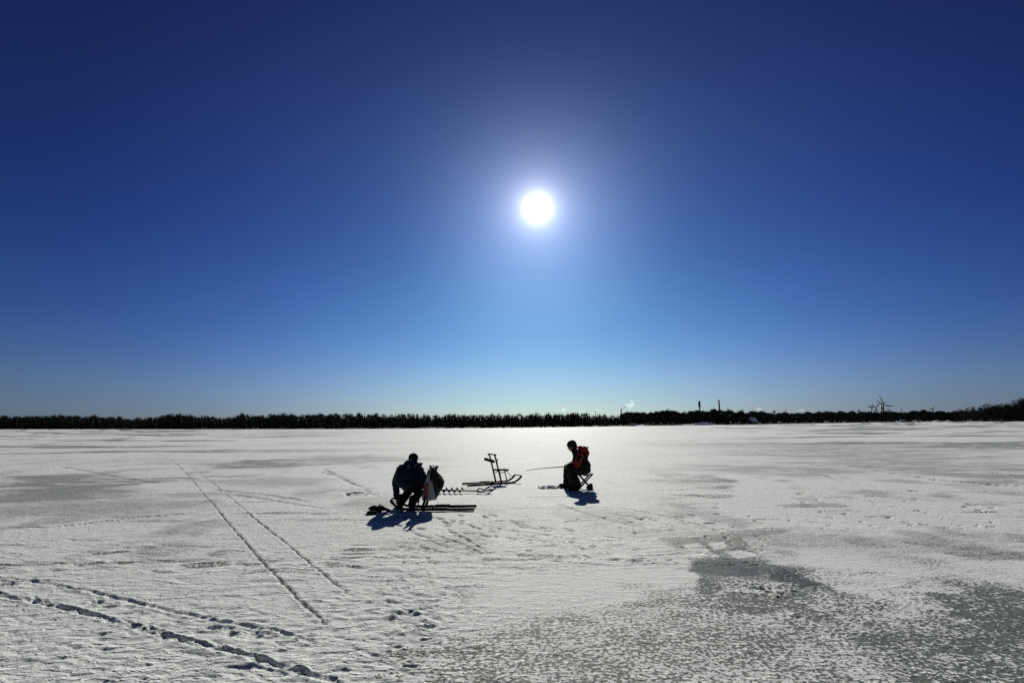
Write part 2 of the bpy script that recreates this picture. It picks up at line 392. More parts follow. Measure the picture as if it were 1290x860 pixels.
# snow flecks stand a few mm proud of the ice
Z += .003*ICE*fbm(XX*22, YY*22, 2, 55)*nearf
Z *= 1-sstep(60, 120, YY)
edge = np.abs(UU) > 1.1; Z[edge] = 0

nr, nc = XX.shape
co = np.stack([XX, YY, Z], -1).reshape(-1, 3)
idx = np.arange(nr*nc).reshape(nr, nc)
q = np.stack([idx[:-1, :-1], idx[:-1, 1:], idx[1:, 1:], idx[1:, :-1]], -1).reshape(-1, 4)
# plain sheet for what lies beside and behind the camera
b = len(co)
y0 = ROWS[0]; s = 5.0*y0
ext = np.array([(-s, y0, 0), (s, y0, 0), (12000, -2000, 0), (-12000, -2000, 0), (-60000, 12000, 0), (60000, 12000, 0), (60000, -2000, 0), (-60000, -2000, 0), (5*12000, 12000, 0), (-5*12000, 12000, 0)])
co2 = np.concatenate([co, np.array([(-60000, -3000, 0), (60000, -3000, 0)])])
me = bpy.data.meshes.new('lake_ice')
def mesh_np(me, co, quads, smooth=True):
    k = quads.shape[1]
    me.vertices.add(len(co)); me.vertices.foreach_set('co', co.astype(np.float32).ravel())
    me.loops.add(quads.size); me.loops.foreach_set('vertex_index', quads.astype(np.int32).ravel())
    me.polygons.add(len(quads)); me.polygons.foreach_set('loop_start', np.arange(0, quads.size, k, dtype=np.int32))
    me.update(calc_edges=True)
    if smooth: me.polygons.foreach_set('use_smooth', np.ones(len(quads), bool))
back = np.array([[b, b+1, idx[0, -1], idx[0, 0]], [b, idx[0, 0], idx[-1, 0], b], [b+1, idx[-1, -1], idx[0, -1], b+1]])
# behind/sides as triangles folded into quads would be degenerate; use a separate fan of true quads instead
vb = [(-60000, -3000, 0), (60000, -3000, 0)]
mesh_np(me, co, q)
for nm, A in (('ice', ICE), ('soft', SOFT), ('wet', WET), ('crust', crust)):
    at_ = me.attributes.new(nm, 'FLOAT', 'POINT'); at_.data.foreach_set('value', A.astype(np.float32).ravel())

def ice_material():
    ma = bpy.data.materials.new('snow_and_ice'); ma.use_nodes = True; nt = ma.node_tree; N = nt.nodes; Lk = nt.links
    b = N['Principled BSDF']
    def attr(n):
        a = N.new('ShaderNodeAttribute'); a.attribute_name = n; return a.outputs['Fac']
    def math_(op, a, b_=None, c=None, clamp=False):
        n = N.new('ShaderNodeMath'); n.operation = op; n.use_clamp = clamp
        for i, v in enumerate((a, b_, c)):
            if v is None: continue
            if isinstance(v, (int, float)): n.inputs[i].default_value = v
            else: Lk.new(v, n.inputs[i])
        return n.outputs[0]
    tc = N.new('ShaderNodeTexCoord')
    def noise(scale, detail, rough=.5, st=(1, 1, 1), dist=0):
        mp = N.new('ShaderNodeMapping'); mp.inputs['Scale'].default_value = st; Lk.new(tc.outputs['Object'], mp.inputs['Vector'])
        n = N.new('ShaderNodeTexNoise'); n.inputs['Scale'].default_value = scale; n.inputs['Detail'].default_value = detail
        n.inputs['Roughness'].default_value = rough; n.inputs['Distortion'].default_value = dist
        Lk.new(mp.outputs['Vector'], n.inputs['Vector']); return n.outputs['Fac']
    fl = noise(29, 3, .58, (1, 1.05, 1), .3)
    fl2 = noise(3.1, 3, .55, (1, 1.3, 1))
    f = math_('ADD', math_('MULTIPLY', fl, .9), math_('MULTIPLY', fl2, .10))
    flc = math_('ADD', math_('MULTIPLY', math_('SUBTRACT', f, .5), 1.9), .5)
    df = math_('SUBTRACT', attr('ice'), flc)
    sharp = math_('ADD', math_('MULTIPLY', df, 13.0), .5, clamp=True)
    soft = attr('ice')
    ms = N.new('ShaderNodeMix'); ms.data_type = 'FLOAT'; Lk.new(attr('soft'), ms.inputs['Factor']); Lk.new(sharp, ms.inputs['A']); Lk.new(soft, ms.inputs['B'])
    icef = ms.outputs['Result']
    # colours
    sn = N.new('ShaderNodeMix'); sn.data_type = 'RGBA'; sn.inputs['A'].default_value = (.72, .75, .715, 1); sn.inputs['B'].default_value = (.85, .87, .82, 1)
    Lk.new(fl2, sn.inputs['Factor'])
    ic = N.new('ShaderNodeMix'); ic.data_type = 'RGBA'; ic.inputs['A'].default_value = (.165, .182, .160, 1); ic.inputs['B'].default_value = (.050, .066, .078, 1)
    Lk.new(attr('wet'), ic.inputs['Factor'])
    mc = N.new('ShaderNodeMix'); mc.data_type = 'RGBA'; Lk.new(icef, mc.inputs['Factor']); Lk.new(sn.outputs['Result'], mc.inputs['A']); Lk.new(ic.outputs['Result'], mc.inputs['B'])
    Lk.new(mc.outputs['Result'], b.inputs['Base Color'])
    ro = math_('SUBTRACT', .79, math_('MULTIPLY', icef, .24)); Lk.new(ro, b.inputs['Roughness'])
    Lk.new(math_('SUBTRACT', .105, math_('MULTIPLY', icef, .085)), b.inputs['Specular IOR Level'])
    sn3 = noise(1.0, 3, .55, (5.5, 15, 1), .3)
    sl = N.new('ShaderNodeMapRange'); sl.interpolation_type = 'SMOOTHSTEP'; sl.inputs['From Min'].default_value = .50; sl.inputs['From Max'].default_value = .57; Lk.new(sn3, sl.inputs['Value'])
    sl = math_('MULTIPLY', sl.outputs['Result'], math_('ADD', math_('MULTIPLY', attr('crust'), .8), .12))
    bn = noise(48, 5, .65); bn2 = noise(150, 2, .5)
    h = math_('ADD', bn, math_('MULTIPLY', bn2, .25))
    h = math_('ADD', h, math_('MULTIPLY', sl, 3.2))
    h = math_('ADD', h, math_('MULTIPLY', math_('SUBTRACT', 1.0, sharp), .35))
    bp = N.new('ShaderNodeBump'); bp.inputs['Strength'].default_value = .8; bp.inputs['Distance'].default_value = .010
    Lk.new(h, bp.inputs['Height']); Lk.new(bp.outputs['Normal'], b.inputs['Normal'])
    return ma
M['ice'] = ice_material()
tag(link('lake_ice', me, M['ice']), kind='structure')
under = MB().add([(-60000, -20000, -.08), (60000, -20000, -.08), (60000, 40000, -.08), (-60000, 40000, -.08)], [(0, 1, 2, 3)]).build('ground', M['ice'], smooth=False)
tag(under, kind='structure')

# ------------------------------------------------------------------ far shore
SH = [(-420,541.2),(0,540.3),(215,540.4),(430,540),(560,539.2),(645,538.6),(790,536.4),(860,535.4),(930,534.6),(1000,533.4),(1100,531.8),(1290,530.6),(1700,528.6)]
TOP = [(-420,519),(0,523),(30,523),(60,521.5),(150,524),(163,527),(185,524),(205,521),(225,519.5),(250,522),(277,525),(300,521),(330,520.5),(380,519.5),(430,519.5),(450,520.5),(500,519.5),(560,520.5),
       (600,520),(650,520),(700,518.5),(722,518.5),(740,520),(784,520.5),(786,518.5),(820,517.5),(860,516.5),(900,515.5),(920,516),(945,518),(1000,519),(1060,517.5),(1100,518.5),(1140,517),(1185,517.5),(1200,518),
       (1212,514.5),(1228,513),(1240,511),(1250,508),(1262,508),(1270,508),(1280,504),(1290,502),(1350,496),(1700,480)]
def interp(T, x): return float(np.interp(x, [t[0] for t in T], [t[1] for t in T]))
def shoreY(px):
    hy = 539-9.7*px/1290; return CAMH*F/max(interp(SH, px)-hy, 1.0)
# land behind the shore
lp = []
for px in range(-420, 1701, 10):
    Y = shoreY(px); lp.append((px, Y))
v = []; fcs = []
for k, (px, Y) in enumerate(lp):
    u = at_dist(px, 1.0)
    bk = .6+.3*math.sin(px*.13)+.2*math.sin(px*.37)
    for (dy, z) in ((0, -.2), (3, .35*bk), (10, .8*bk), (40, 1.2), (120, 1.6), (4000, 1.6)):
        v.append((u*(Y+dy), Y+dy, z))
n6 = 6
for k in range(len(lp)-1):
    for j in range(5):
        a = k*n6+j; fcs.append((a, a+n6, a+n6+1, a+1))
M['floor'] = mat('forest_floor', (.035, .032, .026), .9, bscale=.3)
tag(MB().add(v, fcs).build('land', M['floor']), kind='structure')
# snow banks seen as white slivers at the waterline
def bank(name, pxs, thick, ylift=0):
    vs = []; fs = []
    for k, (px, py) in enumerate(pxs):
        Y = shoreY(px)-6; e = min(k, len(pxs)-1-k)/2.0; hgt = thick*min(1, e)*(.8+.4*math.sin(px*1.7))
        u = at_dist(px, 1.0)
        for dy, z in ((0, -.05), (2, hgt*.7), (5, hgt), (9, hgt*.8), (14, -.05)): vs.append((u*(Y+dy), Y+dy, z))
    for k in range(len(pxs)-1):
        for j in range(4):
            a = k*5+j; fs.append((a, a+5, a+6, a+1))
    o = MB().add(vs, fs).build(name, M['snowcap']); tag(o, kind='structure'); return o
bank('snow_bank', [(x, 0) for x in range(852, 906, 4)], 1.5)
bank('snow_bank', [(x, 0) for x in range(1128, 1146, 3)], 2.6)
bank('snow_bank', [(x, 0) for x in range(1162, 1204, 3)], 2.4)
bank('snow_bank', [(x, 0) for x in range(792, 822, 3)], .7)

# tree shapes -------------------------------------------------
def spruce_arrays(seed, tiers=11, rag=.3, slim=.17):
    r = random.Random(seed); vs = []; fs = []
    for t in range(tiers):
        f = t/(tiers-1); z0 = .04+.90*f; rad = slim*(1-f)**.8*(1+r.uniform(-.22, .22))+.010
        n = 9 if t < tiers*.6 else 7; drop = .06+.03*r.random(); b0 = r.random()*6.28
        for k in range(n):
            an = b0+2*math.pi*k/n+r.uniform(-.15, .15); rr = rad*(1+r.uniform(-rag, rag)); w = .42
            b = len(vs)
            vs += [(0, 0, z0+.085), (rr*math.cos(an), rr*math.sin(an), z0-drop*r.uniform(.4, 1.2)), (.5*rr*math.cos(an+w), .5*rr*math.sin(an+w), z0+.01), (.5*rr*math.cos(an-w), .5*rr*math.sin(an-w), z0+.01)]
            fs += [(b, b+2, b+1), (b, b+1, b+3)]
    b = len(vs); vs += [(-.006, 0, .93), (.006, 0, .93), (0, 0, 1.02)]; fs.append((b, b+1, b+2))
    b = len(vs); vs += [(0, -.006, .93), (0, .006, .93), (0, 0, 1.02)]; fs.append((b, b+1, b+2))
    return np.array(vs), np.array(fs)
def leafy_arrays(seed, n=420, wide=.42, low=.12, leaf=.035, holes=.25):
    """loose bare crown: twig-sized slivers in clumps through an uneven volume"""
    r = random.Random(seed); vs = []; fs = []
    cl = []
    for i in range(16):
        z = r.uniform(low+.1, .9); w = wide*math.sin(math.pi*min(1, max(.12, (z-low+.12)/(1.05-low))))**.7
        a = r.uniform(0, 6.28); q_ = r.uniform(0, 1)**.5*w*.75; cl.append((q_*math.cos(a), q_*math.sin(a), z, r.uniform(.09, .17)))
    for i in range(n):
        c_ = cl[r.randrange(16)]
        d = Vector((r.gauss(0, 1), r.gauss(0, 1), r.gauss(0, 1))).normalized()*(c_[3]*r.random()**.4)
        p = Vector(c_[:3])+d; p.z = min(p.z, 1.0)
        s1 = Vector((r.gauss(0, 1), r.gauss(0, 1), abs(r.gauss(0, 1))+.4)).normalized()*leaf*r.uniform(.8, 2.0)
        s2 = Vector((r.gauss(0, 1), r.gauss(0, 1), r.gauss(0, .5))).normalized()*leaf*r.uniform(.35, .8)
        b = len(vs); vs += [tuple(p-s2), tuple(p+s2), tuple(p+s1)]; fs.append((b, b+1, b+2))
    return np.array(vs), np.array(fs)
def trunk_mb(h=.9, r=.012, limbs=0, seed=0):
    b = MB().tube([(0, 0, 0), (.004, 0, h*.5), (0, .003, h)], [r, r*.65, r*.2], 6)
    rr = random.Random(seed)
    for k in range(limbs):
        z = rr.uniform(.2, .65); a = rr.uniform(0, 6.28); L = rr.uniform(.18, .34)
        b.tube([(0, 0, z), (L*.5*math.cos(a), L*.5*math.sin(a), z+L*.45), (L*math.cos(a), L*math.sin(a), z+L)], [r*.5, r*.3, r*.1], 5)
    return b
SPR = [spruce_arrays(s, tiers=9+s % 5, slim=.13+.02*(s % 4)) for s in range(8)]
LEAF = [leafy_arrays(50+s) for s in range(5)]
def scatter(name, items, matl):
    V = []; Fc = []; b = 0
    for (arr, x, y, z, h, w, rz) in items:
        vs, fs = arr; c_, s_ = math.cos(rz), math.sin(rz)
        vv = np.empty_like(vs); vv[:, 0] = (vs[:, 0]*c_-vs[:, 1]*s_)*h*w+x; vv[:, 1] = (vs[:, 0]*s_+vs[:, 1]*c_)*h*w+y; vv[:, 2] = vs[:, 2]*h+z
        V.append(vv); Fc.append(fs+b); b += len(vs)
    me = bpy.data.meshes.new(name); mesh_np(me, np.concatenate(V), np.concatenate(Fc), False)
    return link(name, me, matl)
def forest(name, x0, x1, kinds, rows, label, matl, step=2.0):
    items = []
    for ri, (df, hv) in enumerate(rows):
        px = x0+random.random()
        while px < x1:
            Y = shoreY(px)*df+random.uniform(4, 12)
            h = (top_h(px, interp(TOP, px), Y)-.5)*random.uniform(*hv)*(1+.16*float(perlin(px/23, 0, 3))+.16*float(perlin(px/7, 5, 4)))
            k = random.choice(kinds)
            arr = SPR[random.randrange(8)] if k == 's' else LEAF[random.randrange(5)]
            w = random.uniform(1.1, 1.7) if k == 's' else random.uniform(.7, 1.1)
            items.append((arr, at_dist(px, Y), Y, .2, h, w, random.uniform(0, 6.28)))
            px += step*random.uniform(.6, 1.4)
    return tag(scatter(name, items, matl), label, 'forest', kind='stuff')
rowsA = [(1.01, (.40, .62)), (1.03, (.60, .85)), (1.07, (.70, .97)), (1.12, (.76, 1.03)), (1.16, (.78, 1.0)), (1.20, (.76, .98))]
forest('forest', -420, 480, 'sslsl', rowsA, 'dark spruce forest along the far shore on the left', M['conifer'])
forest('forest', 480, 784, 'sssls', rowsA, 'dark spruce forest in the middle of the far shore behind the two anglers', M['conifer'])
rowsB = [(1.01, (.4, .6)), (1.03, (.6, .85)), (1.07, (.84, .98)), (1.12, (.92, 1.0)), (1.16, (.9, .98)), (1.20, (.9, .98))]
forest('forest', 784, 1010, 'lslll', rowsB, 'even topped dark wood under the two tall smokestacks', M['conifer'], 1.8)
forest('forest', 1010, 1206, 'llsll', rowsB, 'low dark wood below the wind turbines', M['conifer'], 1.8)
forest('forest', 1200, 1700, 'lllls', [(1.01, (.35, .55)), (1.03, (.45, .7)), (1.06, (.6, .85)), (1.10, (.7, .93)), (1.14, (.7, .93)), (1.18, (.7, .93))], 'brown black leafless wood rising at the far right shore', M['twig'], 3.0)

# single trees that stand out of the mass ---------------------
def tree(px, hk, crown_me, trunk_me, label, group, cat='tree', df=1.0, w=1.0, name='spruce_tree'):
    Y = shoreY(px)*df+3; h = (top_h(px, hk, Y)-.2)
    e = empty(name, (at_dist(px, Y), Y, .2)); tag(e, label, cat, group)
    for nm, me_, mt in (('crown', crown_me, None), ('trunk', trunk_me, None)):
        o = link(nm, me_, mt, e); o.scale = (h*w, h*w, h); o.rotation_euler.z = random.uniform(0, 6.28)
    return e
sp_me = []
for k in range(6):
    me_ = bpy.data.meshes.new('spruce_crown'); vs, fs = spruce_arrays(200+k, 12, .35, .15+.012*k); mesh_np(me_, vs, fs, False); me_.materials.append(M['conifer2' if k % 2 else 'conifer']); sp_me.append(me_)
tr_me = trunk_mb().mesh('spruce_trunk'); tr_me.materials.append(M['bark'])
lf_me = []
for k in range(5):
    me_ = bpy.data.meshes.new('bare_crown'); vs, fs = leafy_arrays(300+k, 900, .40, .10, .028); mesh_np(me_, vs, fs, False); me_.materials.append(M['twig']); lf_me.append(me_)
tl_me = trunk_mb(.85, .02, 7, 4).mesh('bare_trunk'); tl_me.materials.append(M['bark'])
secs = [(2, 160, 12, 'left end of the far forest edge'), (190, 430, 22, 'left half of the far forest edge'), (432, 640, 18, 'stretch of forest edge behind the kick sleds'), (642, 782, 13, 'stretch of forest edge above the seated angler')]
for (a, b, n, where) in secs:
    for k in range(n):
        px = a+(b-a)*(k+random.uniform(.1, .9))/n
        tree(px, interp(TOP, px)+random.choice([-1.4, -.6, -.2, 0, .5, 1.0, 1.6]), sp_me[random.randrange(6)], tr_me, 'pointed dark spruce standing proud of the '+where, 'spruces on the '+where, df=random.uniform(1.0, 1.05), w=random.uniform(.8, 1.2))
for k, (px, ty) in enumerate([(792,517),(812,517.5),(918,514.6),(936,516),(976,515.5),(1034,517),(1060,516.2),(1084,515.5),(1122,514.8),(1156,516)]):
    tree(px, ty, lf_me[k % 5], tl_me, 'round topped tree just breaking the skyline of the low right hand wood', 'round trees on the skyline of the low wood', w=random.uniform(.5, .8), name='bare_tree')
for k, (px, ty, lb) in enumerate([(1206,516,'small'),(1213,514,'loose crowned'),(1221,513.5,'loose crowned'),(1229,512,'loose crowned'),(1238,511,'loose crowned'),(1246,507.5,'dense'),(1252,506.6,'dense'),(1259,509,'dense'),(1265,508,'dense'),(1273,506.5,'tall'),(1281,503,'tall'),(1289,501,'tall'),(1299,499,'tall'),(1311,497,'tall')]):
    tree(px, ty, lf_me[k % 5], tl_me, lb+' leafless tree in the grove rising at the far right shore', lb+' leafless trees in the right hand grove', w=random.uniform(.8, 1.05), name='bare_tree')

# buildings, stacks, turbines --------------------------------
def shed(name, px, Y, w, d, h, rh, wallm, label, cat, rz=0.0, win=2, chimney=False):
    e = empty(name, (at_dist(px, Y), Y, 0), rz); tag(e, label, cat)
    MB().box((0, 0, h/2), (w, d, h)).build('wall', wallm, e, False)
    o = .4
    rf = MB().add([(-w/2-o, -d/2-o, h+.03), (w/2+o, -d/2-o, h+.03), (w/2+o, d/2+o, h+.03), (-w/2-o, d/2+o, h+.03), (-w/2-o, 0, h+rh), (w/2+o, 0, h+rh),
                   (-w/2-o, -d/2-o, h+.28), (w/2+o, -d/2-o, h+.28), (w/2+o, d/2+o, h+.28), (-w/2-o, d/2+o, h+.28), (-w/2-o, 0, h+rh+.28), (w/2+o, 0, h+rh+.28)],
                  [(6, 7, 11, 10), (8, 9, 10, 11), (0, 3, 2, 1), (0, 1, 7, 6), (2, 3, 9, 8), (0, 6, 10, 9, 3), (1, 2, 8, 11, 7)]).build('roof', M['snowcap'], e, False)
    for k in range(win):
        x = (k-(win-1)/2)*w/(win+.3)
        f = MB().box((x, -d/2-.03, h*.55), (w*.12+.3, .05, h*.36)).build('window', M['water'], e, False)
        MB().box((x, -d/2-.06, h*.55-h*.18-.06), (w*.12+.5, .1, .08)).build('sill', M['wallg'], f, False)
    if chimney: MB().box((w*.2, .6, h+rh*.9+.3), (.6, .6, 1.2)).build('chimney', M['wallg'], rf, False)
    return e
Yb = shoreY(797)
shed('shed', 797, Yb-4, 3.6, 2.6, .75, .75, M['wallg'], 'low snow topped shed on the shoreline left of the snowy point', 'shed', .1, 1)
shed('house', 948, shoreY(948)+3, 5.5, 5, 2.6, 3.0, M['wallg'], 'grey house with a pale snowy roof among the trees right of the smokestacks', 'house', .3, 3, True)
hs = shed('house', 1268, shoreY(1268)+2, 13, 6, 2.6, 2.6, M['wallg'], 'long low dark house below the far right grove', 'house', -.2, 4, True)
for c_ in hs.children:
    if c_.name.startswith('roof'): c_.data.materials[0] = M['concrete']
shed('boathouse', 1137, 800, 6, 5, 1.6, 2.4, M['wallg'], 'small boathouse on the shore below the mast', 'boathouse', .1, 1)

def stack(px, topy, Y, r, label, head=None):
    h = top_h(px, topy, Y); e = empty('smokestack', (at_dist(px, Y), Y, 0)); tag(e, label, 'chimney')
    MB().tube([(0, 0, 0), (0, 0, h*.5), (0, 0, h)], [r*1.3, r*1.1, r], 16).build('shaft', M['concrete'], e)
    MB().tube([(0, 0, h+.02), (0, 0, h+1.2)], [r*1.12, r*1.12], 16).build('rim', M['steel'], e)
    if head:
        MB().tube([(0, 0, h-head), (0, 0, h-head+1.5), (0, 0, h-2), (0, 0, h-.5)], [r*1.2, r*1.75, r*1.75, r*1.3], 18).build('collar', M['steel'], e)
    for k in range(2): MB().tube([(0, 0, h*(.6+.18*k)), (0, 0, h*(.6+.18*k)+1)], [r*1.35, r*1.35], 16).build('gallery', M['steel'], e)
    return e
stack(882.6, 505.2, 1900, 2.1, 'tall stack with a thick dark head, left of the two smokestacks', 22)
stack(907.6, 504.0, 1900, 2.5, 'plain dark straight stack, right of the two smokestacks')
stack(783.2, 515.5, 1500, 1.6, 'thin dark stack trailing smoke above the forest behind the seated angler')
def mast(px, ty, Y, label):
    h = top_h(px, ty, Y); e = empty('mast', (at_dist(px, Y), Y, 0)); tag(e, label, 'mast')
    MB().tube([(0, 0, 0), (0, 0, h*.7), (0, 0, h)], [.9, .6, .25], 6).build('pole', M['steel'], e)
    for k in range(3): MB().box((0, 0, h*(.8+.07*k)), (3.2-.8*k, .25, .25)).build('antenna', M['steel'], e, False)
mast(991, 514.0, 1300, 'short thin mast poking out of the wood between stacks and turbines')
mast(1137.6, 512.0, 1300, 'thin antenna mast just right of the cluster of wind turbines')
mast(751, 517, 1200, 'slender mast in the forest skyline above the seated angler')

def turbine(px, hy, Y, blade_px, angs, yaw, label):
    hub = top_h(px, hy, Y); L = 1.12*blade_px*Y/F
    e = empty('wind_turbine', (at_dist(px, Y), Y, 0), yaw); tag(e, label, 'wind turbine', 'wind turbines beyond the wood')
    MB().tube([(0, 3, 0), (0, 3, hub*.5), (0, 3, hub-1.5)], [4.2, 3.4, 2.4], 12).build('tower', M['tower'], e)
    MB().box((0, 3, hub), (3.4, 9, 3.4)).build('nacelle', M['tower'], e, False, .5)
    hb = MB().ell((0, -2.6, hub), (2.0, 2.4, 2.0)).build('hub', M['tower'], e)
    for a in angs:
        d = Vector((math.sin(R(a)), 0, math.cos(R(a)))); p = Vector((math.cos(R(a)), 0, -math.sin(R(a))))
        c0 = Vector((0, -3.4, hub)); prof = [(.02, 1.8), (.12, 2.6), (.25, 4.2), (.5, 3.2), (.8, 2.0), (1.0, .7)]
        vs = []; fs = []
        for t, w in prof:
            c_ = c0+d*(L*t)
            vs += [c_-p*w*.4, c_+Vector((0, .25*w+.12, 0)), c_+p*w, c_-Vector((0, .2*w+.12, 0))]
        for i in range(5):
            for k in range(4): fs.append((i*4+k, i*4+(k+1) % 4, i*4+4+(k+1) % 4, i*4+4+k))
        fs += [(3, 2, 1, 0), (20, 21, 22, 23)]
        MB().add(vs, fs).build('blade', M['tower'], e)
turbine(1115.6, 510.2, 2300, 12.6, (-25, 93, 214), .15, 'nearest and largest wind turbine with one blade pointing steeply up')
turbine(1113.0, 508.8, 3000, 7.6, (-52, 68, 190), .1, 'smaller turbine whose blades cross behind the largest one')
turbine(1105.0, 513.0, 3000, 8.6, (42, 158, 284), -.1, 'wind turbine left of the largest, one blade rising to the right')
turbine(1100.0, 513.2, 3400, 5.6, (22, 145, 272), .2, 'leftmost small wind turbine of the cluster')
turbine(1176.5, 515.3, 3600, 4.4, (32, 152, 275), .1, 'lone tiny wind turbine on the skyline right of the mast')

def steam(px, py, Y, puffs, dens, col, label):
    mb = MB(); cx = at_dist(px, Y); cz = top_h(px, py, Y); k_ = Y/F
    for (dx, dz, rx, rz) in puffs:
        mb.ell((dx*k_, random.uniform(-1, 1)*rx*k_*.5, dz*k_), (rx*k_, rx*k_, rz*k_), nu=14, nv=9)
    ma = bpy.data.materials.new('steam'); ma.use_nodes = True; nt = ma.node_tree; nt.nodes.clear()
    o_ = nt.nodes.new('ShaderNodeOutputMaterial'); pv = nt.nodes.new('ShaderNodeVolumePrincipled')
    pv.inputs['Color'].default_value = (*col, 1); pv.inputs['Density'].default_value = dens; pv.inputs['Anisotropy'].default_value = .55
    nt.links.new(pv.outputs['Volume'], o_.inputs['Volume'])
    o = mb.organic('steam_cloud' if col[0] > .5 else 'smoke_plume', ma, None, voxel=.35*k_, smooth=3, wrinkle=.5*k_, wscale=.5/k_)
    o.location = (cx, Y, cz); tag(o, label, 'steam' if col[0] > .5 else 'smoke', kind='stuff')
steam(795, 511, 1560, [(0, 0, 3.4, 2.2), (-4, 1.2, 2.6, 1.4), (2, 4, 2.6, 1.8), (1, 6.5, 1.8, 1.4), (4, 1, 2.4, 1.6), (-1, -2.4, 2.6, 1.2)], .022, (1, 1, 1), 'white steam cloud above the forest beside the smoking thin stack')
steam(785.6, 514, 1500, [(-2, -1.8, .8, .7), (-.6, -.4, 1.1, .8), (1, .8, 1.4, 1.0), (2.8, 1.8, 1.5, 1.0)], .10, (.10, .10, .10), 'dark smoke drifting right from the thin stack')
steam(710.5, 516, 1500, [(0, 0, 2.6, 1.5), (1.6, 1, 1.6, 1.2), (-2, -.8, 2, 1)], .03, (1, 1, 1), 'small white steam puff above the forest left of the seated angler')
steam(752.5, 516, 1500, [(0, 0, 2.2, 1.2), (1.8, .6, 1.4, .9)], .025, (1, 1, 1), 'small white steam puff above the forest right of the seated angler')
steam(957, 515, 1900, [(0, 0, 3.0, 1.5), (1.6, 1, 1.4, 1.0), (-2.4, -.4, 1.6, .9)], .02, (1, 1, 1), 'small white steam puff behind the wood right of the smokestacks')
steam(1010, 516.5, 1900, [(0, 0, 3.6, .9), (3.6, .3, 2, .7), (-4, 0, 2, .6)], .016, (1, 1, 1), 'flat faint white steam puff behind the wood left of the turbines')

# ------------------------------------------------------------------ kick sleds
def kick_sled(loc, rz, label):
    """front along +x, posts at the origin"""
    e = empty('kick_sled', loc, rz); tag(e, label, 'kick sled', 'kick sleds on the ice')
    Wd = .21
    for s_ in (-1, 1):
        y = s_*Wd
        pts = [(-1.02, y, .018), (-.6, y, .014), (0, y, .014), (.30, y, .016), (.42, y, .035), (.52, y, .085), (.60, y, .15), (.63, y, .185)]
        b_ = MB(); n = len(pts); vs = []; fs = []
        for i, p in enumerate(pts):
            p = Vector(p); a = Vector(pts[max(i-1, 0)]); c_ = Vector(pts[min(i+1, n-1)]); t = (c_-a).normalized(); nn = Vector((-t.z, 0, t.x))
            vs += [p-nn*.014+Vector((0, -.02, 0)), p-nn*.014+Vector((0, .02, 0)), p+nn*.034+Vector((0, .016, 0)), p+nn*.034+Vector((0, -.016, 0))]
        for i in range(n-1):
            for k in range(4): fs.append((i*4+k, i*4+(k+1) % 4, i*4+4+(k+1) % 4, i*4+4+k))
        fs += [(3, 2, 1, 0), (n*4-4, n*4-3, n*4-2, n*4-1)]
        rn = b_.add(vs, fs).build('runner', M['steel'], e, False)
        MB().box((-.34, y, .054), (.30, .045, .012)).build('foot_pad', M['rubber'], rn, False, .004)
        MB().tube([(0, y*.97, .03), (-.10, y*.93, .42), (-.205, y*.90, .80)], [.027, .025, .023], 8).build('post', M['wood'], e)
        MB().tube([(.10, y*.9, .36), (.14, y*.95, .2), (.17, y, .03)], .015, 6).build('seat_leg', M['steel'], e)
        MB().tube([(-.06, y*.8, .28), (.20, y*.8, .35)], .012, 6).build('brace', M['steel'], e)
    MB().tube([(.24, .0, .35), (.43, .10, .17), (.62, .19, .19)], .009, 6).build('stay', M['steel'], e)
    MB().tube([(.63, -Wd-.01, .185), (.645, 0, .20), (.63, Wd+.01, .185)], .017, 8).build('front_bar', M['steel'], e)
    MB().tube([(-.205, -.25, .80), (-.215, 0, .815), (-.205, .25, .80)], .018, 8).build('handlebar', M['wood'], e)
    for s_ in (-1, 1): MB().tube([(-.205, s_*.19, .803), (-.205, s_*.265, .799)], .028, 10).build('grip', M['rubber'], e)
    MB().tube([(-.09, -.2, .36), (-.09, .2, .36)], .011, 6).build('cross_bar', M['steel'], e)
    st = MB()
    for k in range(5): st.box((-.07+.075*k, 0, .378), (.062, .40-.03*max(0, k-2), .026))
    st.box((.08, -.13, .360), (.36, .025, .016)); st.box((.08, .13, .360), (.36, .025, .016))
    st.build('seat', M['wood'], e, False, .003)
    return e
a = at(580, 612); b = at(631, 609.9); nb = at(625.4, 607.2)
mid_ = (np.array(at(631, 609.8))+np.array(at(625.4, 607.2)))/2
ang = math.atan2(*( (at(651, 609)-at(582, 613.3))[::-1] ))
sled2 = kick_sled((mid_[0], mid_[1], 0), ang, 'empty dark kick sled parked between the two anglers')
p1 = (np.array(at(534.5, 638.6))+np.array(at(534.5, 643.2)))/2
sled1 = kick_sled((p1[0], p1[1], 0), math.pi-.02, 'kick sled the bending angler sits on, with bags hung from its handlebar')
# things on the empty sled
c = sled2.matrix_basis
def on(sl, p): 
    sl_m = Matrix.Translation(sl.location) @ Matrix.Rotation(sl.rotation_euler.z, 4, 'Z'); return sl_m @ Vector(p)
e = empty('rolled_mat', on(sled2, (-.24, 0, .64)), ang); tag(e, 'dark rolled mat strapped at the handle end of the empty kick sled', 'rolled mat')
MB().tube([(-.22, -.05, .055), (-.2, -.05, .05), (.08, -.03, -.03), (.10, -.03, -.035)], [.03, .042, .042, .03], 12).build('roll', M['blackcloth'], e)
for t in (-.14, .02): MB().tube([(t, -.043, .035-.28*(t+.14)), (t+.02, -.043, .03-.28*(t+.14))], .046, 12).build('strap', M['steel'], e)
e = empty('ice_pick', on(sled2, (.0, .06, .39)), 0); tag(e, 'thin stick with a small knob standing upright on the seat of the empty sled', 'ice pick')
MB().tube([(0, 0, 0), (-.01, 0, .25)], .007, 6).build('shaft', M['steel'], e); MB().ell((-.01, 0, .265), (.030, .022, .018)).build('knob', M['rubber'], e)

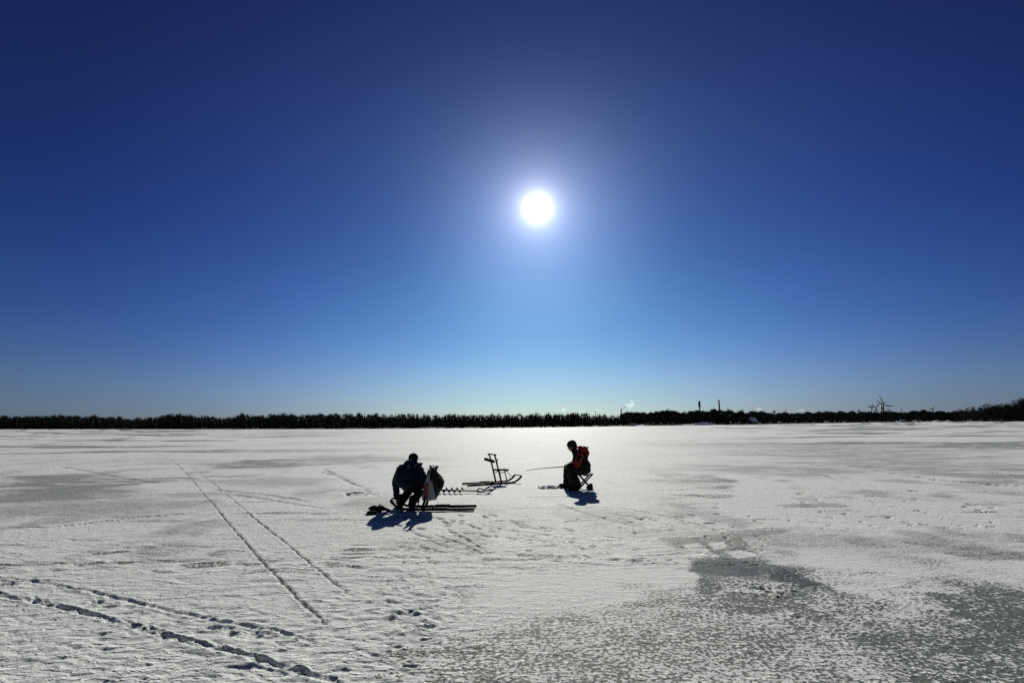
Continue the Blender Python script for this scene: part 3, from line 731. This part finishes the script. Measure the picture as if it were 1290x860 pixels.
# rucksack and carrier bag hanging from the handlebar of the first sled
def wpos(px, py, Y):
    d = ray(px, py); return Vector((d[0]/d[1]*Y, Y, CAMH+d[2]/d[1]*Y))
Yp = p1[1]-.10
def outline_bag(name, pts, Y, thick, matl, parent, org, bulge=1.0):
    """pillow-like body following an outline of picture points, with its own thickness"""
    P = [wpos(px, py, Y)-org for px, py in pts]; n = len(P); c_ = sum(P, Vector())/n
    vs = []; fs = []; rings = [(1.0, 0), (.92, .45), (.7, .8), (.35, 1.0)]
    for sgn in (-1, 1):
        for (q_, t) in rings[0 if sgn < 0 else 1:]:
            for p in P: vs.append(c_+(p-c_)*q_+Vector((0, sgn*thick*t*bulge, 0)))
    fi = lambda r_i, k: r_i*n+(k % n)
    for r_i in range(3):
        for k in range(n): fs.append((fi(r_i, k), fi(r_i, k+1), fi(r_i+1, k+1), fi(r_i+1, k)))
    fs.append(tuple(fi(3, k) for k in range(n)))
    prev = 0
    for r_i in (4, 5, 6):
        for k in range(n): fs.append((fi(prev, k+1), fi(prev, k), fi(r_i, k), fi(r_i, k+1)))
        prev = r_i
    fs.append(tuple(fi(6, n-1-k) for k in range(n)))
    return MB().add(vs, fs).build(name, matl, parent)
org = wpos(548, 610, Yp+.16); e = empty('rucksack', org); tag(e, 'dark bulky rucksack hanging behind the plastic bag on the sled handle', 'rucksack')
outline_bag('pack_body', [(543,588.5),(547,590),(552,594.5),(557,600),(560,606),(559.5,611),(556,617),(552,624),(549,629.5),(541,629),(537,618),(536,604),(538,594)], Yp+.16, .13, M['canvas'], e, org)
outline_bag('top_flap', [(541,585),(543.5,587),(547.5,592.5),(546,596),(542,594.5),(541,590)], Yp+.12, .05, M['canvas'], e, org)
outline_bag('side_pocket', [(552,600),(557,603),(559,609),(557,615),(553,616),(551,608)], Yp+.03, .05, M['blackcloth'], e, org)
MB().tube([wpos(544,590,Yp+.1)-org, wpos(541,587,Yp)-org, wpos(546,586,Yp-.02)-org, wpos(549,591,Yp+.05)-org], .012, 6).build('strap', M['canvas'], e)
MB().ell(wpos(558.5,610.5,Yp-.02)-org, (.018, .012, .018)).build('buckle', M['bright'], e)
org = wpos(540, 630, Yp-.06); e = empty('carrier_bag', org); tag(e, 'white plastic carrier bag with a red side panel hanging on the sled handle', 'bag')
outline_bag('bag_body', [(539.5,594),(541.5,593.5),(543,600),(545,608),(547,618),(549,629),(541,630.5),(531,629.5),(532.5,620),(534.5,610),(537,601)], Yp-.06, .07, M['plastic'], e, org)
outline_bag('red_panel', [(537,607),(540.5,606),(541,616),(539.5,626),(533,626),(533.5,617)], Yp-.115, .03, M['bagred'], e, org)
MB().tube([wpos(539.8,596,Yp-.06)-org, wpos(539.4,592,Yp-.05)-org, wpos(540.6,589,Yp)-org, wpos(542,592,Yp-.05)-org, wpos(541.5,596,Yp-.06)-org], .007, 6).build('handle', M['plastic'], e)

# ------------------------------------------------------------------ people
def hand(mb, wrist, d, up, s=1.0, curl=.5, side=1):
    """palm, five fingers of unequal length bent at the knuckles; d = direction, up = back of the hand"""
    w = Vector(wrist); d = Vector(d).normalized(); up = Vector(up); up = (up-d*up.dot(d)).normalized(); lat = d.cross(up)*side
    for k in range(4): mb.caps(w+lat*(.010*(k-1.5)), w+d*.085*s+lat*(.021*(k-1.5)), .015, .0125, 8, 2)
    for k, L in enumerate((.070, .080, .074, .058)):
        a_ = w+d*.088*s+lat*(.0215*(k-1.5)); c1 = curl*.9; 
        b_ = a_+(d*math.cos(c1)-up*math.sin(c1))*L*.5; c2 = curl*2.0
        c_ = b_+(d*math.cos(c2)-up*math.sin(c2))*L*.5
        mb.caps(a_, b_, .0100, .0090, 8, 2); mb.caps(b_, c_, .0090, .0078, 8, 2)
    t0 = w+d*.022-lat*.028; t1 = t0+(d*.6-lat*.6-up*.35).normalized()*.042; t2 = t1+(d*.9-up*.5+lat*.1).normalized()*.034
    mb.caps(t0, t1, .0135, .0110, 8, 2); mb.caps(t1, t2, .0110, .0090, 8, 2)
def head(mb, c, fwd, upv, s=1.0):
    """skull, jaw, brow, nose, lips, ears; returns frame"""
    c = Vector(c); f = Vector(fwd).normalized(); u = Vector(upv); u = (u-f*u.dot(f)).normalized(); l = u.cross(f)
    Mx = Matrix((l, f, u)).transposed()
    P = lambda x, y, z: c+(l*x+f*y+u*z)*s
    mb.ell(P(0, -.015, .035), (.076*s, .096*s, .088*s), Mx); mb.ell(P(0, .025, -.035), (.056*s, .066*s, .080*s), Mx)
    mb.caps(P(0, .062, -.095), P(0, .070, -.088), .022*s, .020*s, 10)
    mb.caps(P(-.028, .078, .022), P(.028, .078, .022), .013*s, None, 8)
    mb.caps(P(0, .088, .008), P(0, .108, -.028), .009*s, .014*s, 8)
    mb.caps(P(-.020, .084, -.056), P(.020, .084, -.056), .009*s, None, 8); mb.caps(P(-.017, .083, -.069), P(.017, .083, -.069), .009*s, None, 8)
    for q_ in (-1, 1):
        mb.ell(P(.040*q_, .066, -.022), (.022*s, .020*s, .022*s), Mx); mb.ell(P(.076*q_, -.005, -.008), (.010*s, .020*s, .032*s), Mx)
    return P, Mx
def eyes(P, Mx, par, s=1.0):
    for q_ in (-1, 1): MB().ell(P(.031*q_, .078, .002), (.011*s, .011*s, .009*s), Mx, 10, 6).build('eye', M['bright'], par)

# seated angler (faces left) ----------------------------------
g = at(725, 615.5)
body = MB()
P, Mx = head(body, (-.075, 0, 1.075), (-1, -.12, -.30), (-.28, 0, 1))
body.caps((-.02, 0, 1.0), (.07, 0, .90), .058, .065)
body.ell((.16, 0, .76), (.13, .17, .19)); body.ell((.22, 0, .52), (.15, .17, .14)); body.caps((.10, -.16, .86), (.10, .16, .86), .06)
armsL = [(.12, -.20, .85), (.03, -.27, .63), (-.19, -.12, .600)]; armsR = [(.12, .20, .85), (.02, .25, .64), (-.16, .07, .585)]
for A in (armsL, armsR): body.caps(A[0], A[1], .050, .042); body.caps(A[1], A[2], .042, .028)
hand(body, armsL[2], (-1, .25, -.22), (-.2, -.5, 1), 1, .75, 1); hand(body, armsR[2], (-1, -.25, -.12), (-.2, .4, 1), 1, .8, -1)
legL = [(.22, -.11, .46), (-.13, -.22, .50), (-.05, -.30, .10)]; legR = [(.22, .11, .46), (-.16, .20, .50), (-.20, .22, .10)]
for A in (legL, legR): body.caps(A[0], A[1], .080, .060); body.caps(A[1], A[2], .058, .038)
body.caps(legL[2], (-.17, -.36, .045), .038, .032); body.caps(legR[2], (-.34, .25, .045), .038, .032)
pr = body.organic('person', M['skin'], None, voxel=.0065, smooth=4); pr.location = (g[0], g[1], 0)
tag(pr, 'seated angler in a red and black jacket holding a fishing rod, facing left', 'person')
eyes(P, Mx, pr)
j = MB(); j.ell((.20, 0, .57), (.215, .24, .20)); j.ell((.145, 0, .77), (.205, .235, .205)); j.caps((.10, -.15, .88), (.10, .15, .88), .085); j.caps((.06, 0, .90), (.03, 0, .955), .085, .075)
j.ell((.27, 0, .48), (.14, .2, .11))
j.organic('jacket', M['blackcloth'], pr, .012, 6, .012, 9, 1)
for nm, A in (('sleeve', armsL), ('sleeve', armsR)):
    sgn = -1 if A is armsL else 1
    u_m = Vector(A[0]).lerp(Vector(A[1]), .0)
    MB().caps(A[0], A[1], .088, .080).caps(A[1], Vector(A[1]).lerp(Vector(A[2]), .9), .078, .055).organic(nm, M['red'] if sgn < 0 else M['blackcloth'], pr, .010, 5, .010, 12, 3)
MB().caps((-.045, -.235, .610), (-.17, -.135, .597), .066, .054).organic('cuff', M['blackcloth'], pr, .009, 4, .006, 12, 5)
MB().caps((.105, -.235, .83), (.055, -.280, .73), .066, .056).organic('sleeve_panel', M['blackcloth'], pr, .009, 4, .006, 12, 6)
# lower body of the jacket front over the lap
MB().caps((.10, -.12, .60), (-.05, -.05, .62), .14, .09).caps((.10, .12, .60), (-.04, .06, .62), .14, .09).organic('jacket_front', M['blackcloth'], pr, .012, 6, .01, 9, 9)
# red yoke / hood with a point at the back, grey reflective band
h = MB(); h.ell((.20, 0, .99), (.13, .15, .085), Matrix.Rotation(-.35, 3, 'Y')); h.caps((.22, -.02, 1.02), (.345, -.03, 1.045), .05, .018); h.caps((.10, -.03, 1.05), (.15, -.05, 1.06), .03, .035); h.caps((.28, 0, .90), (.26, 0, .98), .11, .09)
h.organic('hood', M['red'], pr, .010, 4, .010, 13, 4)
MB().tube([(.115, -.262, .90), (.085, -.285, .80), (.03, -.305, .72), (-.03, -.30, .68)], [.008, .012, .012, .008], 8).build('reflective_band', M['grey'], pr)
MB().caps((.03, 0, .90), (-.015, 0, .985), .098, .082).caps((-.005, -.07, .93), (.0, -.12, .80), .05, .06).organic('collar', M['blackcloth'], pr, .010, 4)
cp = MB(); cp.ell(P(0, -.018, .052), (.108, .124, .098), Mx); cp.caps(P(0, -.06, -.03), P(0, -.05, .05), .092, .10); cp.caps(P(-.05, .05, .045), P(.05, .05, .045), .058)
cp.organic('knit_cap', M['blackcloth'], pr, .008, 4, .003, 30, 2)
t = MB()
for A, rr in ((legL, .150), (legR, .115)): t.caps(A[0], A[1], .125, .118); t.caps(A[1], Vector(A[2])+Vector((.02, 0, .03)), .118, rr)
t.ell((.22, 0, .47), (.19, .21, .12))
t.organic('trousers', M['olive'], pr, .012, 6, .010, 8, 6)
for A, toe in ((legL, (-.19, -.38, .055)), (legR, (-.35, .26, .055))):
    a_ = Vector(A[2]); MB().caps(a_+Vector((0, 0, .12)), a_+Vector((0, 0, -.03)), .085, .075).caps(a_+Vector((.03, 0, -.04)), toe, .062, .058).organic('boot', M['rubber'], pr, .010, 4)
# rod
hp = Vector((-.26, -.08, .565))
e = empty('fishing_rod', (g[0]+hp.x, g[1]+hp.y, hp.z)); tag(e, 'thin pale fishing rod held out to the left by the seated angler', 'fishing rod')
MB().tube([(.10, .02, .015), (-.12, -.03, -.005)], [.014, .011], 8).build('handle', M['wood'], e)
MB().tube([(-.12, -.03, -.005), (-.45, -.10, -.02), (-.80, -.17, -.045), (-1.02, -.21, -.075)], [.012, .010, .008, .007], 6).build('blank', M['concrete'], e)
MB().tube([(.0, 0, -.045), (.0, .022, -.045)], .022, 12).build('reel', M['steel'], e)
# stool
e = empty('folding_stool', (g[0], g[1], 0)); tag(e, 'low folding camp stool with crossed legs under the seated angler', 'stool')
for s_ in (-1, 1):
    y = s_*.18
    MB().tube([(.07, y, .385), (.40, y-.02*s_, .012)], .020, 8).build('leg', M['steel'], e)
    MB().tube([(.43, y-.028*s_, .385), (.07, y-.045*s_, .012)], .020, 8).build('leg', M['steel'], e)
for x, z in ((.07, .385), (.43, .385), (.40, .014), (.07, .014)): MB().tube([(x, -.18, z), (x, .18, z)], .012, 8).build('rail', M['steel'], e)
vs = []; fs = []
for i in range(9):
    x = .07+.36*i/8; z = .392-.05*math.sin(math.pi*i/8)
    vs += [(x, -.17, z), (x, .17, z), (x, .17, z-.006), (x, -.17, z-.006)]
for i in range(8):
    for k in range(4): fs.append((i*4+k, i*4+(k+1) % 4, i*4+4+(k+1) % 4, i*4+4+k))
MB().add(vs, fs+[(3, 2, 1, 0), (32, 33, 34, 35)]).build('seat', M['canvas'], e)
b_ = MB(); b_.ell((.34, -.12, .06), (.075, .06, .06)); b_.ell((.38, -.10, .10), (.05, .05, .05)); b_.caps((.30, -.15, .04), (.40, -.15, .04), .035)
o = b_.organic('tackle_bag', M['blackcloth'], None, .01, 4, .01, 14, 2); o.location = (g[0], g[1], 0); tag(o, 'small dark bag on the snow behind the legs of the folding stool', 'bag')

# bending angler (back to us) ---------------------------------
g1 = at(512, 640.5)
body = MB()
P, Mx = head(body, (.045, .34, .925), (-.20, .85, -.42), (0, .45, .9))
body.caps((.04, .29, .87), (.02, .20, .80), .060, .07)
body.ell((.01, .12, .68), (.19, .13, .20)); body.ell((.07, 0, .47), (.18, .14, .12)); body.caps((-.17, .18, .79), (.20, .18, .81), .065)
aL = [(-.185, .19, .73), (-.275, .20, .50), (-.25, .22, .19)]; aR = [(.20, .19, .75), (.28, .30, .57), (.10, .47, .42)]
for A in (aL, aR): body.caps(A[0], A[1], .052, .043); body.caps(A[1], A[2], .043, .029)
hand(body, aL[2], (.12, .1, -1), (-1, 0, -.1), 1, .45, 1); hand(body, aR[2], (-.6, .5, -.4), (.2, .5, .8), 1, .6, -1)
lL = [(.0, .02, .44), (.05, .40, .43), (-.14, .10, .10)]; lR = [(.14, .0, .44), (.27, .34, .42), (.13, -.12, .10)]
for A in (lL, lR): body.caps(A[0], A[1], .085, .062); body.caps(A[1], A[2], .060, .040)
body.caps(lL[2], (-.22, .27, .05), .038, .032); body.caps(lR[2], (.10, .06, .05), .038, .032)
p2 = body.organic('person', M['skin'], None, voxel=.0065, smooth=4); p2.location = (g1[0], g1[1], 0)
tag(p2, 'bending angler in a navy jacket, back turned, reaching down to the ice', 'person')
eyes(P, Mx, p2)
j = MB(); j.ell((.0, .06, .60), (.295, .20, .20)); j.ell((.0, .13, .71), (.265, .18, .17)); j.caps((-.11, .17, .78), (.14, .17, .80), .085, .085); j.ell((.02, .0, .50), (.24, .19, .12)); j.ell((.03, .23, .855), (.155, .12, .085)); j.caps((.02, .18, .80), (.04, .25, .87), .130, .105)
j.organic('jacket', M['navy'], p2, .012, 6, .014, 8, 11)
MB().caps(aL[0], aL[1], .088, .082).caps(aL[1], aL[2], .082, .062).organic('sleeve', M['navy'], p2, .010, 5, .012, 12, 13)
MB().caps(aR[0], aR[1], .088, .080).caps(aR[1], aR[2], .078, .060).organic('sleeve', M['navy'], p2, .010, 5, .012, 12, 14)
MB().caps((-.17, .16, .77), (-.235, .12, .785), .05, .022).caps((.20, .15, .85), (.275, .13, .875), .045, .018).caps((.19, .15, .84), (.25, .13, .85), .04, .03).organic('hood', M['navy'], p2, .010, 3, .006, 14, 15)
MB().tube([(-.05, .175, .925), (.03, .155, .935), (.10, .19, .92)], [.012, .016, .012], 8).build('collar_band', M['grey'], p2)
bs = MB().box((.0, 0, 0), (.045, .012, .15)).build('back_stripe', mat('navy_stripe', (.07, .085, .13), .7), p2, False, .004)
bs.location = (.025, -.012, .80); bs.rotation_euler = (-.50, 0, 0)
MB().tube([(-.14, -.155, .44), (.02, -.20, .435), (.17, -.155, .445)], .010, 6).build('hem_band', mat('hem_grey', (.05, .055, .065), .6), p2)
cp = MB(); cp.ell(P(0, -.012, .045), (.106, .120, .100), Mx); cp.caps(P(0, -.05, -.04), P(0, -.04, .04), .092, .100)
cp.organic('knit_cap', M['blackcloth'], p2, .008, 4, .003, 30, 2)
MB().tube([P(-.06, .085, .05), P(0, .135, .048), P(.06, .085, .05)], [.015, .02, .015], 8).build('cap_peak', M['blackcloth'], p2)
t = MB()
for A in (lL, lR): t.caps(A[0], A[1], .125, .105); t.caps(A[1], A[2], .100, .078)
t.ell((.08, .0, .455), (.21, .17, .12)); t.organic('trousers', M['olive'], p2, .012, 6, .010, 8, 16)
for A, toe in ((lL, (-.23, .27, .055)), (lR, (.08, .08, .055))):
    a_ = Vector(A[2]); MB().caps(a_+Vector((.01, .03, .10)), a_+Vector((0, 0, -.035)), .080, .068).caps(a_+Vector((0, -.03, -.04)), toe, .060, .056).organic('boot', M['rubber'], p2, .010, 4)

# gear at the hole by the bending angler ----------------------
gh = at(477, 644.5)
b_ = MB(); rr = random.Random(5)
for k in range(13):
    b_.ell((rr.uniform(-.15, .16), rr.uniform(-.10, .10), rr.uniform(.03, .085)), (rr.uniform(.04, .075), rr.uniform(.03, .06), rr.uniform(.025, .045)), Matrix.Rotation(rr.uniform(-1, 1), 3, 'Z'))
b_.caps((0, 0, .08), (.015, 0, .150), .03, .013); b_.caps((-.1, 0, .07), (-.175, .02, .095), .022, .012); b_.caps((.1, 0, .06), (.21, 0, .03), .035, .02)
o = b_.organic('gear_bag', M['blackcloth'], None, .009, 2, .012, 16, 5); o.location = (gh[0], gh[1], 0); tag(o, 'crumpled dark bag of gear on the ice left of the reaching hand', 'bag')
o = MB().caps((-.07, 0, .03), (.05, .02, .03), .035, .03).caps((0, .02, .03), (.03, .07, .03), .018, .014).organic('mitten', M['blackcloth'], None, .008, 3, .004, 14, 3)
gm = at(468.5, 647.5); o.location = (gm[0], gm[1], 0); tag(o, 'dark mitten lying on the ice at the left end of the gear', 'mitten')

def ice_hole(px, py, rx, ry, hole_r, label, n=60, hmax=.05, seed=1):
    c_ = at(px, py); e = empty('ice_hole', (c_[0], c_[1], 0)); tag(e, label, 'ice hole', 'drilled fishing holes')
    r = random.Random(seed); b_ = MB()
    for k in range(n):
        a_ = r.uniform(0, 6.28); q_ = r.uniform(.42, 1)**.8
        s_ = r.uniform(.018, .05)*(1.2-.5*q_)*max(rx, ry)/.3
        x, y = rx*q_*math.cos(a_), ry*q_*math.sin(a_)
        if math.hypot(x, y) < hole_r+s_*.6: continue
        b_.ell((x, y, s_*.15+.004), (s_*r.uniform(.8, 1.5), s_*r.uniform(.7, 1.2), min(hmax, s_*r.uniform(.5, .9))), Matrix.Rotation(r.uniform(0, 3), 3, 'Z'), 9, 6)
    b_.organic('slush', M['slush'], e, .008, 2, .006, 25, seed)
    MB().tube([(0, 0, -.02), (0, 0, .016)], [hole_r, hole_r], 20).build('water', M['water'], e)
    return e
ice_hole(691, 614, .30, .28, .075, 'drill hole ringed with slush left of the seated angler', 60, .05, 4)
ice_hole(488, 646.5, .22, .13, .06, 'drill hole with slush under the hand of the bending angler', 36, .03, 6)
ice_hole(447, 621, .22, .22, .07, 'old drill hole with a heap of slush left of the bending angler', 40, .06, 8)
ice_hole(957, 743, .17, .12, .05, 'refrozen drill hole with heaped slush in the dark wet patch in the foreground', 40, .020, 9)

# ice auger ---------------------------------------------------
ga = at(583, 620.4); e = empty('ice_auger', (ga[0], ga[1], .05), -.02); tag(e, 'hand ice auger with spiral blades lying on the ice behind the rucksack', 'ice auger')
x0, x1 = -.58, .34
MB().tube([(x0, 0, .02), (x1, 0, -.01)], .016, 8).build('shaft', M['steel'], e)
vs = []; fs = []; n = 90
for i in range(n+1):
    t_ = i/n; x = x0+.02+.58*t_; a_ = t_*2*math.pi*4.5
    for r2, dx in ((.010, -.003), (.068, -.006), (.068, .010), (.010, .006)): vs.append((x+dx, r2*math.cos(a_), .02+r2*math.sin(a_)))
for i in range(n):
    for k in range(4): fs.append((i*4+k, i*4+4+k, i*4+4+(k+1) % 4, i*4+(k+1) % 4))
MB().add(vs, fs).build('flighting', M['steel'], e)
MB().tube([(x1, 0, -.01), (x1+.06, -.02, .06), (x1+.20, -.05, .02), (x1+.30, -.05, .10)], .016, 8).build('crank', M['steel'], e)
MB().tube([(x1+.02, .0, -.012), (x1+.14, -.10, -.02)], .020, 10).build('grip', M['rubber'], e)
MB().tube([(x1+.26, -.05, .0), (x1+.40, -.05, .03)], .020, 10).build('grip', M['rubber'], e)
MB().tube([(x1+.30, -.05, .10), (x1+.34, -.05, .02)], .010, 8).build('crank_arm', M['steel'], e)

# far walker --------------------------------------------------
gw = at(102.4, 541.9)
b_ = MB(); b_.ell((0, 0, 1.62), (.09, .10, .12)); b_.caps((0, 0, 1.5), (0, 0, 1.4), .06); b_.ell((0, 0, 1.2), (.22, .16, .30)); b_.ell((0, 0, .92), (.2, .16, .16))
for s_ in (-1, 1): b_.caps((.2*s_, 0, 1.4), (.28*s_, .02, 1.1), .07, .06); b_.caps((.28*s_, .02, 1.1), (.26*s_, -.08, .85), .055, .04); b_.caps((.1*s_, 0, .9), (.12*s_, -.05*s_, .48), .10, .07); b_.caps((.12*s_, -.05*s_, .48), (.13*s_, .12*s_, .08), .07, .05); b_.caps((.13*s_, .12*s_, .06), (.13*s_, .12*s_-.14, .05), .05, .04)
o = b_.organic('person', M['blackcloth'], None, .02, 4); o.location = (gw[0], gw[1], 0); tag(o, 'tiny dark figure far out on the ice near the left shore', 'person')

# ------------------------------------------------------------------ light and sky
sd = ray(677, 262); sun_el = math.asin(sd[2]); sun_az = math.atan2(sd[0], sd[1])
SUN = Vector(sd)
ld = bpy.data.lights.new('sun', 'SUN'); ld.energy = 4.3; ld.angle = R(.55); ld.color = (1.0, .97, .90)
lo = bpy.data.objects.new('sun', ld); COL.objects.link(lo); lo.rotation_euler = SUN.to_track_quat('Z', 'Y').to_euler()
w = bpy.data.worlds.new('World'); sc.world = w; w.use_nodes = True; nt = w.node_tree; N = nt.nodes; Lk = nt.links
bg = N['Background']
sky = N.new('ShaderNodeTexSky'); sky.sky_type = 'NISHITA'; sky.sun_disc = False; sky.sun_elevation = sun_el; sky.sun_rotation = sun_az
sky.altitude = 0; sky.air_density = 1.0; sky.dust_density = .3; sky.ozone_density = 3.0
SKYRAW = False
bg.inputs['Strength'].default_value = .1
def wm(op, a, b_=None, clamp=False):
    n = N.new('ShaderNodeMath'); n.operation = op; n.use_clamp = clamp
    for i, v in enumerate((a, b_)):
        if v is None: continue
        if isinstance(v, (int, float)): n.inputs[i].default_value = v
        else: Lk.new(v, n.inputs[i])
    return n.outputs[0]
def wv(op, a, b_):
    n = N.new('ShaderNodeVectorMath'); n.operation = op
    for i, v in enumerate((a, b_)):
        if isinstance(v, tuple): n.inputs[i].default_value = v
        else: Lk.new(v, n.inputs[i])
    return n
def wramp(fac, stops, top):
    n = N.new('ShaderNodeValToRGB'); n.color_ramp.interpolation = 'B_SPLINE'
    el = n.color_ramp.elements
    while len(el) > 1: el.remove(el[-1])
    for i, (p, c) in enumerate(stops):
        e_ = el[0] if i == 0 else el.new(p)
        e_.position = p; e_.color = (c[0]/top, c[1]/top, c[2]/top, 1)
    Lk.new(fac, n.inputs['Fac']); return wv('MULTIPLY', n.outputs['Color'], (top, top, top)).outputs[0]
wt = N.new('ShaderNodeTexCoord')
sep = N.new('ShaderNodeSeparateXYZ'); Lk.new(wt.outputs['Generated'], sep.inputs[0])
elev = wm('DIVIDE', wm('ARCSINE', sep.outputs['Z']), R(90), True)
dotn = wv('DOT_PRODUCT', wt.outputs['Generated'], tuple(SUN)).outputs['Value']
sang = wm('MULTIPLY', wm('ARCCOSINE', wm('MINIMUM', dotn, 1.0)), 180/math.pi)
ST_E = [(0, (.345, .505, .65)), (2, (.335, .51, .665)), (4.3, (.345, .505, .64)), (7, (.26, .43, .62)), (10, (.20, .37, .575)), (15, (.155, .29, .50)), (20, (.132, .230, .447)), (26, (.13, .205, .39)), (33, (.128, .180, .345)), (42, (.10, .145, .31)), (52, (.082, .122, .29)), (66, (.11, .115, .15)), (90, (.12, .12, .14))]
ST_S = [(0, (3.2, 2.6, 2.1)), (2.5, (3.0, 2.4, 1.95)), (4, (2.4, 2.05, 1.72)), (6, (1.9, 1.7, 1.5)), (8, (1.6, 1.48, 1.34)), (11, (1.26, 1.22, 1.18)), (16, (.92, .97, 1.05)), (22, (.87, .86, .98)), (30, (.77, .71, .91)), (42, (.51, .465, .67)), (60, (.44, .41, .56)), (80, (.52, .40, .40)), (180, (.65, .46, .36))]
tE = wramp(elev, [(e_/90, c_) for e_, c_ in ST_E], 1.0)
tS = wramp(wm('DIVIDE', sang, 180.0), [(e_/180, c_) for e_, c_ in ST_S], 7.0)
skc = wv('MULTIPLY', wv('MULTIPLY', sky.outputs[0], tE).outputs[0], tS).outputs[0]
# the sun itself and the bright aureole hugging it
s2 = wm('MULTIPLY', sang, sang)
core = wm('DIVIDE', 26.0, wm('ADD', s2, .35)); halo = wm('POWER', 2.718, wm('DIVIDE', sang, -6.5))
add = N.new('ShaderNodeCombineXYZ'); g_ = wm('MULTIPLY', core, halo)
for i in range(3): Lk.new(g_, add.inputs[i])
Lk.new(wv('ADD', skc, add.outputs[0]).outputs[0], bg.inputs['Color'])
sc.view_settings.view_transform = 'Standard'; sc.view_settings.look = 'None'; sc.view_settings.exposure = 0; sc.view_settings.gamma = 1
sc.render.engine = 'CYCLES'
cy = sc.cycles; cy.max_bounces = 6; cy.diffuse_bounces = 3; cy.glossy_bounces = 3; cy.transmission_bounces = 4; cy.volume_bounces = 3; cy.use_denoising = False
cy.sample_clamp_indirect = 4; cy.sample_clamp_direct = 3
